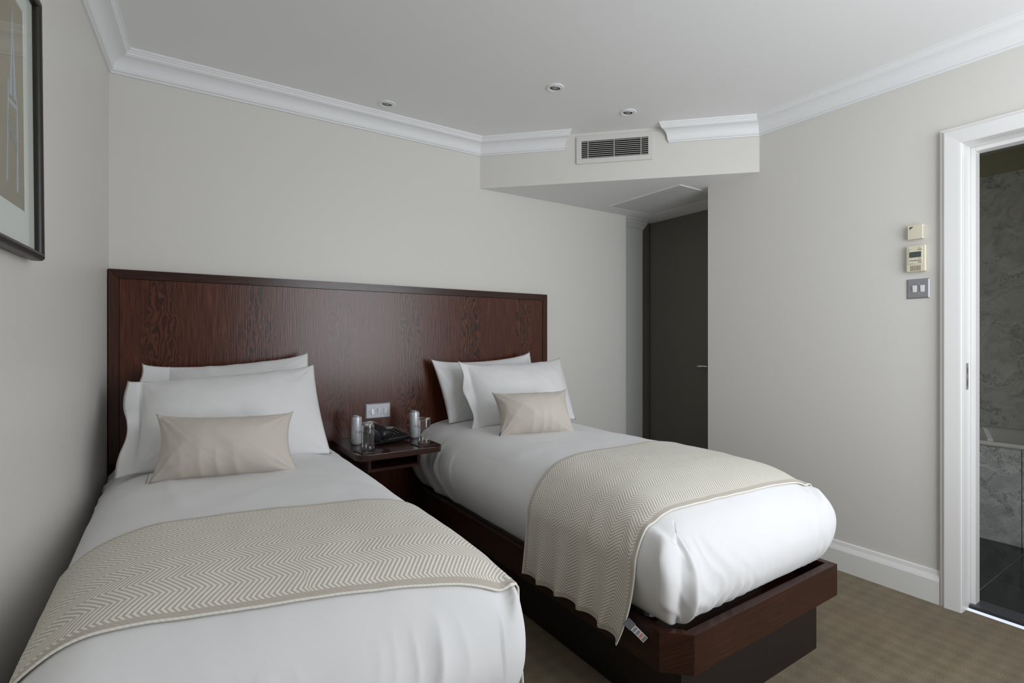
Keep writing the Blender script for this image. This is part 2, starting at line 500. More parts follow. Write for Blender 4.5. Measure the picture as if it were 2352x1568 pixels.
# passage beyond the right wall
struct(box('wall_passage_strip', 3.04, 3.27, 2.965, 3.0, 0, SOF, 'strip_shade'), 'narrow wall strip with shade in its grey colour just past the headboard wall', 'wall')
struct(box('wall_passage_back', 3.27, 3.50, 3.02, 3.06, 0, SOF, 'corridor_shade'), 'shaded back wall of the small passage', 'wall')
struct(box('wall_passage_side', 3.46, 3.52, 1.30, 3.02, 0, SOF, 'corridor_shade'), 'dark side wall of the passage by the door', 'wall')
struct(box('wall_passage_end', 3.04, 3.46, 1.30, 1.36, 0, SOF, 'corridor_shade'), 'dark end wall of the passage behind the right wall', 'wall')
struct(box('ceiling_passage', 3.04, 3.46, 1.36, REND, SOF, SOF + .05, 'corridor_shade'), 'low ceiling of the dark passage', 'ceiling')
# small moulding capping the strip
capp = [(0, 2.105), (.006, 2.105), (.006, 2.115), (.014, 2.12), (.022, 2.135), (.034, 2.15), (.036, 2.165), (.044, 2.17), (.044, SOF), (0, SOF)]
struct(trim_run('trim_6', capp, (3.04, 2.965), (3.27, 2.965), (0, -1), (.55, -1), 'strip_shade'), 'short cornice piece above the narrow passage wall strip', 'cornice')
# door leaf standing in the passage
dd = empty('door_2', (3.45, 2.68, 0), 'dark shaded room door with lever handle inside the passage', 'door', kind='structure')
box('door_leaf', 3.418, 3.456, 2.32, 3.012, 0.008, 2.186, 'corridor_shade', dd, 0.002)
box('kick_plate', 3.414, 3.418, 2.35, 2.97, 0.05, 0.34, 'corridor_shade', dd, 0.001)
hp = empty('tmp', (0, 0, 0), '', ''); bpy.data.objects.remove(hp)
dh = lathe('door_handle', [(0.0, 0), (.024, 0), (.024, .008), (.010, .010), (.010, .05), (0, .05)], (0, 0, 0), 'chrome', dd, 24, M=Matrix.Translation((3.418, 2.40, 0.99)) @ Matrix.Rotation(R(-90), 4, 'Y'))
lathe('lever', [(0.0, 0), (.009, 0), (.009, .105), (.006, .11), (0, .11)], (0, 0, 0), 'chrome', dh, 20, M=Matrix.Translation((3.372, 2.40, 0.99)) @ Matrix.Rotation(R(-90), 4, 'X'))

# cornices
cove = [(0.020 + 0.048 * (1 - math.cos(a)), 2.420 + 0.048 * math.sin(a)) for a in [R(9 * k) for k in range(11)]]
ogee = [(0.074 + 0.010 * k / 6, 2.474 + 0.016 * (k / 6 + 0.12 * math.sin(2 * math.pi * k / 6))) for k in range(7)]
CORN = [(0, 2.400), (.010, 2.400), (.012, 2.402), (.012, 2.407), (.009, 2.409), (.015, 2.410), (.018, 2.412), (.018, 2.417)] + cove + [(.068, 2.472), (.074, 2.472)] + ogee + [(.089, 2.491), (.089, CEIL), (0, CEIL)]
nl = (math.cos(R(3.3)), -math.sin(R(3.3))); nb = (0, -1); s2 = math.sqrt(.5)
dvec = Vector((B1[0] - B0[0], B1[1] - B0[1])).normalized(); nd_ = (dvec.y, -dvec.x)
if nd_[0] > 0: nd_ = (-nd_[0], -nd_[1])
nr = (-1, 0)
cornL = (left_x(BACK), BACK)
def onb(s): return (B0[0] + dvec.x * s, B0[1] + dvec.y * s)
DL = (Vector(B1) - Vector(B0)).length
def corn(name, A, B, m0, m1, label):
    o = trim_run(name, CORN, A, B, m0, m1, 'cornice_paint'); autosmooth(o, 28)
    return struct(o, label, 'cornice')
corn('trim_1', (left_x(REAR_Y), REAR_Y), cornL, nl, miter(nl, nb), 'white coved plaster cornice along the left wall')
corn('trim_2', cornL, B0, miter(nl, nb), miter(nb, nd_), 'white coved plaster cornice above the headboard wall')
corn('trim_3', B0, onb(0.548), miter(nb, nd_), (nd_[0] + .68 * dvec.x, nd_[1] + .68 * dvec.y), 'white cornice length on the bulkhead left of the vent')
corn('trim_4', onb(1.200), B1, (nd_[0] - .78 * dvec.x, nd_[1] - .78 * dvec.y), miter(nd_, nr), 'white cornice length on the bulkhead right of the vent')
corn('trim_5', B1, (RW, REAR_Y), miter(nd_, nr), nr, 'white coved plaster cornice along the doorway wall')

# skirtings
SK = [(0, 0), (.020, 0), (.020, .104), (.017, .112), (.010, .128), (.008, .138), (.006, .146), (0, .148)]
struct(trim_run('baseboard_right', SK, (RW, REND), (RW, .862), nr, nr, 'gloss_white'), 'white chipped skirting board along the doorway wall', 'skirting')
struct(trim_run('baseboard_back', SK, (2.23, BACK), (3.04, BACK), nb, nb, 'gloss_white'), 'white skirting board on the wall right of the headboard', 'skirting')

# bathroom doorway
d1 = empty('door_1', (RW, .4, 0), 'white painted frame of the open bathroom doorway', 'door frame', kind='structure')
ARCH = [(0, 0), (0, .020), (.003, .024), (.010, .025), (.056, .028), (.060, .028), (.070, .020), (.077, .018), (.077, 0)]   # (w outward, proud)
def arch_piece(p0, p1, e0, e1):
    r0 = [Vector((RW - t, p0[0] + e0[0] * w, p0[1] + e0[1] * w)) for w, t in ARCH]
    r1 = [Vector((RW - t, p1[0] + e1[0] * w, p1[1] + e1[1] * w)) for w, t in ARCH]
    return loft('architrave', [r0, r1], 'gloss_white', d1, True, False)
arch_piece((.782, 0), (.782, 2.057), (1, 0), (1, 1))
arch_piece((.782, 2.057), (.02, 2.057), (1, 1), (-1, 1))
arch_piece((.02, 2.057), (.02, 0), (-1, 1), (-1, 0))
box('jamb_lining', RW - .003, RW + .142, DY1 - .004, DY1 + .002, 0, DH + .002, 'gloss_white', d1)
box('jamb_lining', RW - .003, RW + .142, DY0 - .002, DY0 + .004, 0, DH + .002, 'gloss_white', d1)
box('head_lining', RW - .003, RW + .142, DY0 + .004, DY1 - .004, DH - .004, DH + .002, 'gloss_white', d1)
box('door_stop', RW + .085, RW + .140, DY1 - .022, DY1 - .0045, 0.014, DH - .0045, 'gloss_white', d1, 0.002)
box('door_stop', RW + .085, RW + .140, DY0 + .0045, DY0 + .022, 0.014, DH - .0045, 'gloss_white', d1, 0.002)
box('head_stop', RW + .085, RW + .140, DY0 + .022, DY1 - .022, DH - .023, DH - .0045, 'gloss_white', d1, 0.002)
sp = box('strike_plate', 2.928, 2.952, DY1 - .0062, DY1 - .0042, .975, 1.092, 'satin_steel', d1, 0.0005)
box('latch_slot', 2.935, 2.947, DY1 - .0068, DY1 - .006, 1.045, 1.072, 'brass_dark', sp)
box('bolt_slot', 2.935, 2.947, DY1 - .0068, DY1 - .006, .990, 1.022, 'brass_dark', sp)
th = box('door_threshold', RW + .060, RW + .16, DY0 + .005, DY1 - .005, 0, .014, 'threshold_stone', None, 0.004)
struct(th, 'dark stone threshold strip under the bathroom doorway', 'threshold')

# ------------------------------------------------------------------ bathroom seen through the doorway
BX0, BX1, BY0, BY1 = RW + .14, 4.75, -.50, 1.26
fb = box('floor_bathroom', BX0 - .005, BX1, BY0, BY1, -.03, .0092, 'grout')
struct(fb, 'black polished tile floor of the dark bathroom', 'floor')
xs = [3.045, 3.40, 4.0, 4.03]; ys = [-.40, .20, .80, 1.255]
for i in range(3):
    for j in range(3):
        if xs[i + 1] - xs[i] < .01: continue
        box('tile', xs[i] + .0012, xs[i + 1] - .0012, ys[j] + .0012, ys[j + 1] - .0012, .0092, .0102, 'black_granite', fb, 0.0003, 1)
wbm = box('wall_bathroom', BX1, BX1 + .05, BY0, BY1, 0, 2.56, 'olive_paint')
struct(wbm, 'bathroom wall of grey veined marble below olive paint', 'wall')
for y0, y1 in ((.20, 1.258), (-.49, .197)):
    box('marble_slab', BX1 - .012, BX1 + .001, y0, y1, .55, 2.335, 'marble_wall', wbm, 0.001, 1)
wbe = box('wall_bathroom_end', BX0, BX1 + .05, BY1, BY1 + .04, 0, 2.56, 'olive_paint')
struct(wbe, 'dark end wall of the bathroom beyond the bathtub', 'wall')
struct(box('wall_bathroom_near', BX0, BX1 + .05, BY0 - .04, BY0, 0, 2.56, 'olive_paint'), 'near end wall of the dark bathroom', 'wall')
struct(box('ceiling_bathroom', BX0 - .0, BX1 + .05, BY0, BY1, 2.49, 2.56, 'ceiling_paint'), 'dim pale bathroom ceiling', 'ceiling')
def tub():
    t = empty('bathtub', (4.39, .4, 0), 'white enamel bathtub with marble side panels in the bathroom', 'bathtub')
    x0, x1, y0, y1 = 4.02, 4.735, -.44, 1.25
    def rr(ins, z, rad, n=10):
        pts = []
        for cx_, cy_, a0 in ((x1 - ins - rad, y1 - ins - rad, 0), (x0 + ins + rad, y1 - ins - rad, 90), (x0 + ins + rad, y0 + ins + rad, 180), (x1 - ins - rad, y0 + ins + rad, 270)):
            for k in range(n + 1):
                a = R(a0 + 90 * k / n); pts.append(Vector((cx_ + rad * math.cos(a), cy_ + rad * math.sin(a), z)))
        return pts
    rings = [rr(.012, .566, .02), rr(.002, .570, .03), rr(0, .580, .03), rr(.004, .590, .03), rr(.012, .594, .03), rr(.045, .594, .06), rr(.058, .588, .08), rr(.066, .570, .09), rr(.09, .40, .12), rr(.12, .25, .14), rr(.18, .20, .12)]
    o = loft('tub_shell', rings, 'bath_enamel', t, False, True)
    me = o.data; bm = bmesh.new(); bm.from_mesh(me); bm.verts.ensure_lookup_table()
    n = len(rings[0]); bm.faces.new([bm.verts[(len(rings) - 1) * n + k] for k in range(n)]); bm.to_mesh(me); bm.free()
    for y0_, y1_ in ((.832, 1.25), (.20, .829), (-.44, .197)):
        box('panel_slab', 4.035, 4.055, y0_, y1_, .0105, .566, 'marble_panel', t, 0.001, 1)
    return t
tub()
gs = empty('rim_strip', (4.10, 1.03, .594), 'pale white strip lying over the rim of the bathtub', 'strip')  # pale bar at the tub rim, tilted upward
gx = Vector((.085, .045, .050)).normalized(); gz = Vector((-.4, -.5, .6)); gy = gz.cross(gx).normalized(); gz = gx.cross(gy)
Mg = Matrix((gx, gy, gz)).transposed().to_4x4(); Mg.translation = Vector((4.062, .972, .597))
box('strip_face', 0, .115, -.013, .013, 0, .006, 'pale_strip', gs, 0.002, M=Mg)
box('strip_foot', -.004, .016, -.013, .013, -.006, .001, 'pale_strip', gs, 0.002, M=Mg)

# ------------------------------------------------------------------ ceiling fittings
def downlight(c, label):
    t = empty('downlight', c, label, 'downlight', 'recessed ceiling spotlights')
    z = c[2]
    lathe('trim_ring', [(.030, -.001), (.032, -.004), (.040, -.006), (.0445, -.004), (.0455, 0), (.030, 0)], c, 'cornice_paint', t, 40, cap=False)
    tilt = Matrix.Translation(c) @ Matrix.Rotation(R(6), 4, 'X') @ Matrix.Translation((-c[0], -c[1], -c[2]))
    lathe('gimbal_ring', [(.0265, -.0020), (.0275, -.0055), (.0315, -.006), (.0315, -.001), (.0265, -.001)], c, 'cornice_paint', t, 40, cap=False, M=tilt)
    lathe('baffle', [(.0, -.0012), (.027, -.0012), (.0272, -.0030), (.0225, -.0042), (.0175, -.0024), (.0, -.0018)], c, 'baffle_black', t, 40, cap=False, M=tilt)
    b = lathe('lamp', [(0, -.0055), (.006, -.0053), (.012, -.0045), (.0155, -.003), (.0155, -.002), (0, -.002)], c, 'lamp_glass', t, 32, cap=False, M=tilt)
    for k in range(6):
        a = R(60 * k); cc = (c[0] + .009 * math.cos(a), c[1] + .009 * math.sin(a), c[2] - .0045)
        lathe('lens_cell', [(.0038, -.001), (.0028, -.0024), (0, -.0026)], cc, 'grey_print', b, 10, cap=False, M=tilt)
    return t
dlt = downlight((1.648, 2.086, CEIL), 'middle recessed downlight, nearest the viewer of the three')
for loc, lab in (((.986, 2.742, CEIL), 'recessed downlight close to the cornice above the headboard'), ((2.176, 2.082, CEIL), 'recessed downlight nearest the air vent on the bulkhead')):
    c = copy_tree(dlt); c.location = loc; c['label'] = lab

# air grille on the bulkhead: local frame s along the bulkhead, n outward
def bulk_M(s, z):
    o = onb(s)
    ex = Vector((dvec.x, dvec.y, 0)); ey = Vector((-nd_[0], -nd_[1], 0)); ez = Vector((0, 0, 1))
    m = Matrix((ex, ey, ez)).transposed().to_4x4(); m.translation = Vector((o[0], o[1], z)); return m
gM = bulk_M(0.632, 2.305)
GW, GH = .466, .172
g = empty('air_vent', gM.translation, 'painted air conditioning grille with horizontal slats on the bulkhead', 'vent')
i0, i1, j0, j1 = .032, GW - .026, .031, GH - .031
box('back_panel', i0, i1, -.0035, -.0005, j0, j1, 'black_hole', g, M=gM)
for a in ((0, GW, 0, j0), (0, GW, j1, GH), (0, i0, j0, j1), (i1, GW, j0, j1)):
    box('vent_frame', a[0], a[1], -.012, -.0002, a[2], a[3], 'grille_paint', g, 0.001, 1, M=gM)
ns_ = 9
for k in range(ns_):
    z = j0 + (j1 - j0) * (k + .45) / ns_
    box('slat', i0, i1, -.0100, -.0065, z - .0014, z + .0014, 'grille_paint', g, 0.0006, 1, M=gM)
for fr in (.10, .495, .895):
    x = i0 + (i1 - i0) * fr
    box('mullion', x - .0018, x + .0018, -.0115, -.0075, j0, j1, 'grille_paint', g, 0.0006, 1, M=gM)

# access hatch in the soffit
hc = empty('ceiling_hatch', (2.94, 2.46, SOF), 'unpainted plaster access hatch in the soffit above the passage', 'hatch')
box('hatch_panel', 2.715, 3.165, 2.150, 2.772, SOF - .004, SOF - .0002, 'plaster', hc)
for a in ((2.707, 2.715, 2.142, 2.780), (3.165, 3.173, 2.142, 2.780), (2.715, 3.165, 2.142, 2.150), (2.715, 3.165, 2.772, 2.780)):
    box('hatch_edge', a[0], a[1], a[2], a[3], SOF - .005, SOF - .0002, 'ceiling_paint', hc, 0.001, 1)

# ------------------------------------------------------------------ headboard
HB0, HB1, HBZ, HBF = left_x(2.88) + .004, 2.205, 1.512, 2.88
h = empty('headboard', ((HB0 + HB1) / 2, 2.90, 0), 'wide dark wenge veneered headboard panel behind both beds', 'headboard')
bz = .640
box('veneer_panel', HB0 + .040, HB1 - .040, HBF + .004, BACK - .001, bz, HBZ - .042, 'wenge_figured', h)
box('lower_panel', HB0, .940, HBF + .008, BACK - .001, 0, bz - .003, 'wenge_upright', h, 0.001, 1)
box('lower_panel', .9425, HB1, HBF + .008, BACK - .001, 0, bz - .003, 'wenge_upright', h, 0.001, 1)
def hb_frame(name, pts, mat):
    bm = bmesh.new()
    a = [bm.verts.new((x, HBF - .001, z)) for x, z in pts]; b = [bm.verts.new((x, BACK - .001, z)) for x, z in pts]
    n = len(pts); bm.faces.new(a); bm.faces.new(b)
    for i in range(n): bm.faces.new((a[i], a[(i + 1) % n], b[(i + 1) % n], b[i]))
    bmesh.ops.recalc_face_normals(bm, faces=bm.faces)
    bmesh.ops.bevel(bm, geom=list(bm.edges), offset=0.0012, segments=1, affect='EDGES')
    return bm_ob(name, bm, mat, h)
hb_frame('top_rail', [(HB0, HBZ), (HB1, HBZ), (HB1 - .039, HBZ - .041), (HB0 + .039, HBZ - .041)], 'wenge_across')
hb_frame('side_stile', [(HB0, bz), (HB0, HBZ), (HB0 + .039, HBZ - .041), (HB0 + .039, bz)], 'wenge_upright')
hb_frame('side_stile', [(HB1, bz), (HB1, HBZ), (HB1 - .039, HBZ - .041), (HB1 - .039, bz)], 'wenge_upright')

# ------------------------------------------------------------------ beds
FOOT = .955
def bed(x0, x1, chamfer_left, label):
    b = empty('single_bed', ((x0 + x1) / 2, 1.9, 0), label, 'bed', 'twin single beds')
    zt, zb, th_ = .332, .212, .030
    ch = .070
    # foot rail and corner
    if chamfer_left:
        fx0, fx1 = x0 + ch, x1
        cpoly = [(x0, FOOT + ch), (x0 + ch, FOOT), (x0 + ch, FOOT + th_ * 1.3), (x0 + th_ * 1.3, FOOT + ch)]
        sL, sR = FOOT + ch, FOOT + th_
        lpoly_y, rpoly_y = FOOT + ch, FOOT
    else:
        fx0, fx1 = x0, x1 - ch
        cpoly = [(x1, FOOT + ch), (x1 - ch, FOOT), (x1 - ch, FOOT + th_ * 1.3), (x1 - th_ * 1.3, FOOT + ch)]
        lpoly_y, rpoly_y = FOOT, FOOT + ch
    if chamfer_left:
        foot = [(fx0, FOOT), (fx1, FOOT), (fx1 - th_, FOOT + th_), (fx0, FOOT + th_)]
        lp = [(x0, FOOT + ch), (x0 + th_, FOOT + ch), (x0 + th_, 2.87), (x0, 2.87)]
        rp = [(x1, FOOT), (x1, 2.87), (x1 - th_, 2.87), (x1 - th_, FOOT + th_)]
    else:
        foot = [(fx0, FOOT), (fx1, FOOT), (fx1, FOOT + th_), (fx0 + th_, FOOT + th_)]
        lp = [(x0, FOOT), (x0 + th_, FOOT + th_), (x0 + th_, 2.87), (x0, 2.87)]
        rp = [(x1, FOOT + ch), (x1, 2.87), (x1 - th_, 2.87), (x1 - th_, FOOT + ch)]
    prism('foot_rail', foot, zb, zt, 'wenge_across', b, 0.0015)
    prism('corner_rail', cpoly, zb, zt, 'wenge_across', b, 0.0015)
    prism('side_rail', lp, zb, zt, 'wenge_along', b, 0.0015)
    prism('side_rail', rp, zb, zt, 'wenge_along', b, 0.0015)
    ox = .055
    pl = [(x0 + ox + .02, 2.87), (x0 + ox + .02, FOOT + .05), (x1 - ox, FOOT + .05), (x1 - ox, 2.87)] if chamfer_left else \
         [(x0 + ox, 2.87), (x0 + ox, FOOT + .05), (x1 - ox - .02, FOOT + .05), (x1 - ox - .02, 2.87)]
    prism('plinth', pl, 0, zb - .0005, 'plinth_laminate', b, 0.001)
    box('base_board', x0 + th_ + .001, x1 - th_ - .001, FOOT + ch + .02, 2.865, zb + .01, zb + .035, 'wenge_across', b)
    box('mattress', x0 + .13, x1 - .13, FOOT + .22, 2.862, zb + .036, .58, 'white_linen', b, 0.05, 4)
    return b
bed(1.202, 2.137, True, 'right single bed with dark wooden rails and plinth, nearer the doorway')
bed(-.235, .700, False, 'left single bed standing against the plain left wall')

SIDE = [(.4675, .716), (.36, .715), (.26, .712), (.18, .705), (.11, .690), (.06, .666), (.020, .628), (-.014, .580), (-.034, .525), (-.030, .462), (-.006, .402), (.020, .358), (.042, .338), (.07, .335)]
FOOTP = [(.4675, .716), (.39, .714), (.30, .706), (.215, .688), (.145, .664), (.085, .630), (.042, .586), (.010, .535), (-.006, .482), (-.002, .425), (.018, .380), (.042, .350), (.062, .338), (.085, .336)]
def catmull(P, n):
    out = []
    for i in range(len(P) - 1):
        p0 = P[max(i - 1, 0)]; p1 = P[i]; p2 = P[i + 1]; p3 = P[min(i + 2, len(P) - 1)]
        for k in range(n):
            t = k / n
            out.append(tuple(.5 * (2 * p1[d] + (p2[d] - p0[d]) * t + (2 * p0[d] - 5 * p1[d] + 4 * p2[d] - p3[d]) * t * t + (-p0[d] + 3 * p1[d] - 3 * p2[d] + p3[d]) * t ** 3) for d in range(len(p1))))
    out.append(P[-1]); return out
BVH = {}
def prof_z(P, d):
    for (d0, z0), (d1, z1) in zip(P, P[1:]):
        if d1 <= d <= d0: return z1 + (z0 - z1) * (d - d1) / max(1e-9, d0 - d1)
    return P[0][1]
SIDE_F = catmull(SIDE, 6); FOOT_F = catmull(FOOTP, 6)
def fbm(x, y, z=0.0): return noise.fractal(Vector((x, y, z)), 1.0, 2.0, 3)
def ridge(x):
    return 1 - abs(2 * (x - math.floor(x + .5)))
def sstep(a, b, x):
    t = min(1, max(0, (x - a) / (b - a))); return t * t * (3 - 2 * t)

def duvet(key, x0, x1, label, seed, wall_side):
    y0, y1 = FOOT, 2.868
    S = catmull(SIDE, 5)
    kc = next(k_ for k_, q_ in enumerate(S) if q_[0] < .10)
    ff = [q_ for q_ in catmull(FOOTP, 40)]
    ff = [(S[kc][0], prof_z(FOOT_F, S[kc][0]))] + [q_ for i_, q_ in enumerate(ff) if q_[1] < prof_z(FOOT_F, S[kc][0])]
    fl = [0.0]
    for a_, b_ in zip(ff, ff[1:]): fl.append(fl[-1] + math.hypot(a_[0] - b_[0], a_[1] - b_[1]))
    sl_ = [0.0]
    for a_, b_ in zip(S[kc:], S[kc + 1:]): sl_.append(sl_[-1] + math.hypot(a_[0] - b_[0], a_[1] - b_[1]))
    F_ = [(q_[0], prof_z(FOOT_F, q_[0])) for q_ in S[:kc]]
    for u_ in sl_:
        tt_ = u_ / sl_[-1] * fl[-1]; i_ = max(0, min(len(fl) - 2, next((n_ - 1 for n_, v_ in enumerate(fl) if v_ >= tt_), len(fl) - 2)))
        f_ = (tt_ - fl[i_]) / max(1e-9, fl[i_ + 1] - fl[i_]); F_.append((ff[i_][0] + (ff[i_ + 1][0] - ff[i_][0]) * f_, ff[i_][1] + (ff[i_ + 1][1] - ff[i_][1]) * f_))
    nf, ns2, nc = 170, 150, 26
    rows = []
    for k in range(len(S)):
        row = []
        def pt(side, t):
            # returns base position with blended inset
            if side == 'foot': w = 1.0
            elif side == 'cl': w = sstep(0, 1, t)
            elif side == 'cr': w = 1 - sstep(0, 1, t)
            else: w = 0.0
            d = S[k][0] * (1 - w) + F_[k][0] * w; z = S[k][1] * (1 - w) + F_[k][1] * w
            rc = max(.075 - max(d, 0), 0.0) if d > 0 else .075
            xa, xb, ya, yb = x0 + d, x1 - d, y0 + d, y1 - max(d, 0) * .35
            if wall_side and d < .03: xa = x0 + max(d, .004); xb = x1 - .010 - max(d, .0) * .6
            if side == 'left': return Vector((xa, (yb) + (ya + rc - yb) * t, z)), d
            if side == 'right': return Vector((xb, (ya + rc) + (yb - ya - rc) * t, z)), d
            if side == 'foot': return Vector((xa + rc + (xb - xa - 2 * rc) * t, ya, z)), d
            if side == 'head': return Vector((xb + (xa - xb) * t, yb, z)), d
            if side == 'cl':
                a = math.pi + math.pi / 2 * t; return Vector((xa + rc + rc * math.cos(a), ya + rc + rc * math.sin(a), z)), d
            a = 1.5 * math.pi + math.pi / 2 * t; return Vector((xb - rc + rc * math.cos(a), ya + rc + rc * math.sin(a), z)), d
        for side, n in (('left', ns2), ('cl', nc), ('foot', nf), ('cr', nc), ('right', ns2), ('head', 20)):
            for j in range(n):
                t = j / n
                p, d = pt(side, t)
                if d > 0 and k < 55 and p.z > .5:          # soft hipped corners: blend the two falls instead of mitring them
                    dx = max(0.0, min(p.x - x0, x1 - p.x)); dy = max(0.0, p.y - y0)
                    fa = .716 - prof_z(SIDE_F, dx); fb_ = .716 - prof_z(FOOT_F, dy)
                    zz = .716 - (fa ** 1.7 + fb_ ** 1.7) ** (1 / 1.7)
                    p.z += (zz - p.z) * sstep(.0, .05, d)
                # outward direction for folds
                if side in ('left',): out = Vector((-1, 0, 0)); s = p.y; am = .45
                elif side == 'right': out = Vector((1, 0, 0)); s = p.y + 5; am = .45
                elif side == 'foot': out = Vector((0, -1, 0)); s = p.x; am = 1.0
                elif side == 'cl': a = math.pi + math.pi / 2 * t; out = Vector((math.cos(a), math.sin(a), 0)); s = x0 + .09 * (t - 1); am = .5
                elif side == 'cr': a = 1.5 * math.pi + math.pi / 2 * t; out = Vector((math.cos(a), math.sin(a), 0)); s = x1 + .09 * t; am = .5
                else: out = Vector((0, 0, 0)); s = 0; am = 0
                fz = sstep(.70, .50, p.z)                       # 0 on top, 1 on the skirt
                low = sstep(.50, .345, p.z)
                if side in ('left', 'right'):
                    near_head = sstep(2.0, 2.75, p.y); am = .30 + 1.1 * near_head
                sl = s + (.60 - p.z) * .18 * math.sin(s * 5 + seed) + .02 * fbm(s * 3, p.z * 4, seed)
                q = sl * 5.2 + 1.6 * fbm(sl * 1.7, p.z * 1.2, seed + 3)
                amt = sstep(-.35, .5, fbm(s * 2.1, p.z * .8, seed + 9))
                pleat = (ridge(q) ** 3 - .2) * .017 * amt + (ridge(q * 2.7 + 1.7) ** 2.5 - .25) * .0045 * (.3 + amt)
                gather = (ridge(sl * 22 + .9 * fbm(sl * 5, p.z * 6, seed)) - .5) * .009 * low * sstep(-.4, .5, fbm(s * 3.1, 0.0, seed + 2))
                fade = sstep(.072, .025, d)
                p = p + out * ((pleat * fz + gather) * am * fade)
                if side == 'cl' and not wall_side:        # envelope fold at the front corner
                    p = p + out * (fz * fade * (.016 * math.exp(-((t - .93) / .10) ** 2) - .024 * math.exp(-((t - .55) / .22) ** 2)))
                top = 1 - fz
                soft = .006 * fbm(p.x * 3.2, p.y * 2.3, seed) + .003 * fbm(p.x * 8 + p.y * 3, p.y * 6, seed + 4)
                p.z += soft * (.4 + .6 * top) * (1 if d > .02 else .3)
                crease = .004 * math.exp(-((p.x - (x0 + .24) - .02 * math.sin(p.y * 5)) / .010) ** 2) * sstep(.64, .69, p.z) * sstep(1.6, 1.9, p.y) if wall_side else 0
                p.z += crease
                row.append(p)
        rows.append(row)
    n = len(rows[0]); bm = bmesh.new()
    V = [[bm.verts.new(p) for p in r] for r in rows]
    for i in range(len(rows) - 1):
        for j in range(n):
            k2 = (j + 1) % n
            bm.faces.new((V[i][j], V[i + 1][j], V[i + 1][k2], V[i][k2]))
    bm.faces.new([V[-1][j] for j in range(n)])
    bmesh.ops.remove_doubles(bm, verts=bm.verts, dist=0.0008)
    bmesh.ops.recalc_face_normals(bm, faces=bm.faces)
    BVH[key] = BVHTree.FromBMesh(bm)
    return tag(bm_ob('duvet', bm, 'white_linen', None, True), label, 'duvet', 'white duvets')
duvet('R', 1.206, 2.133, 'plain white duvet tucked over the right bed', 2.0, False)
duvet('L', -.231, .696, 'plain white duvet tucked over the left bed', 7.0, True)

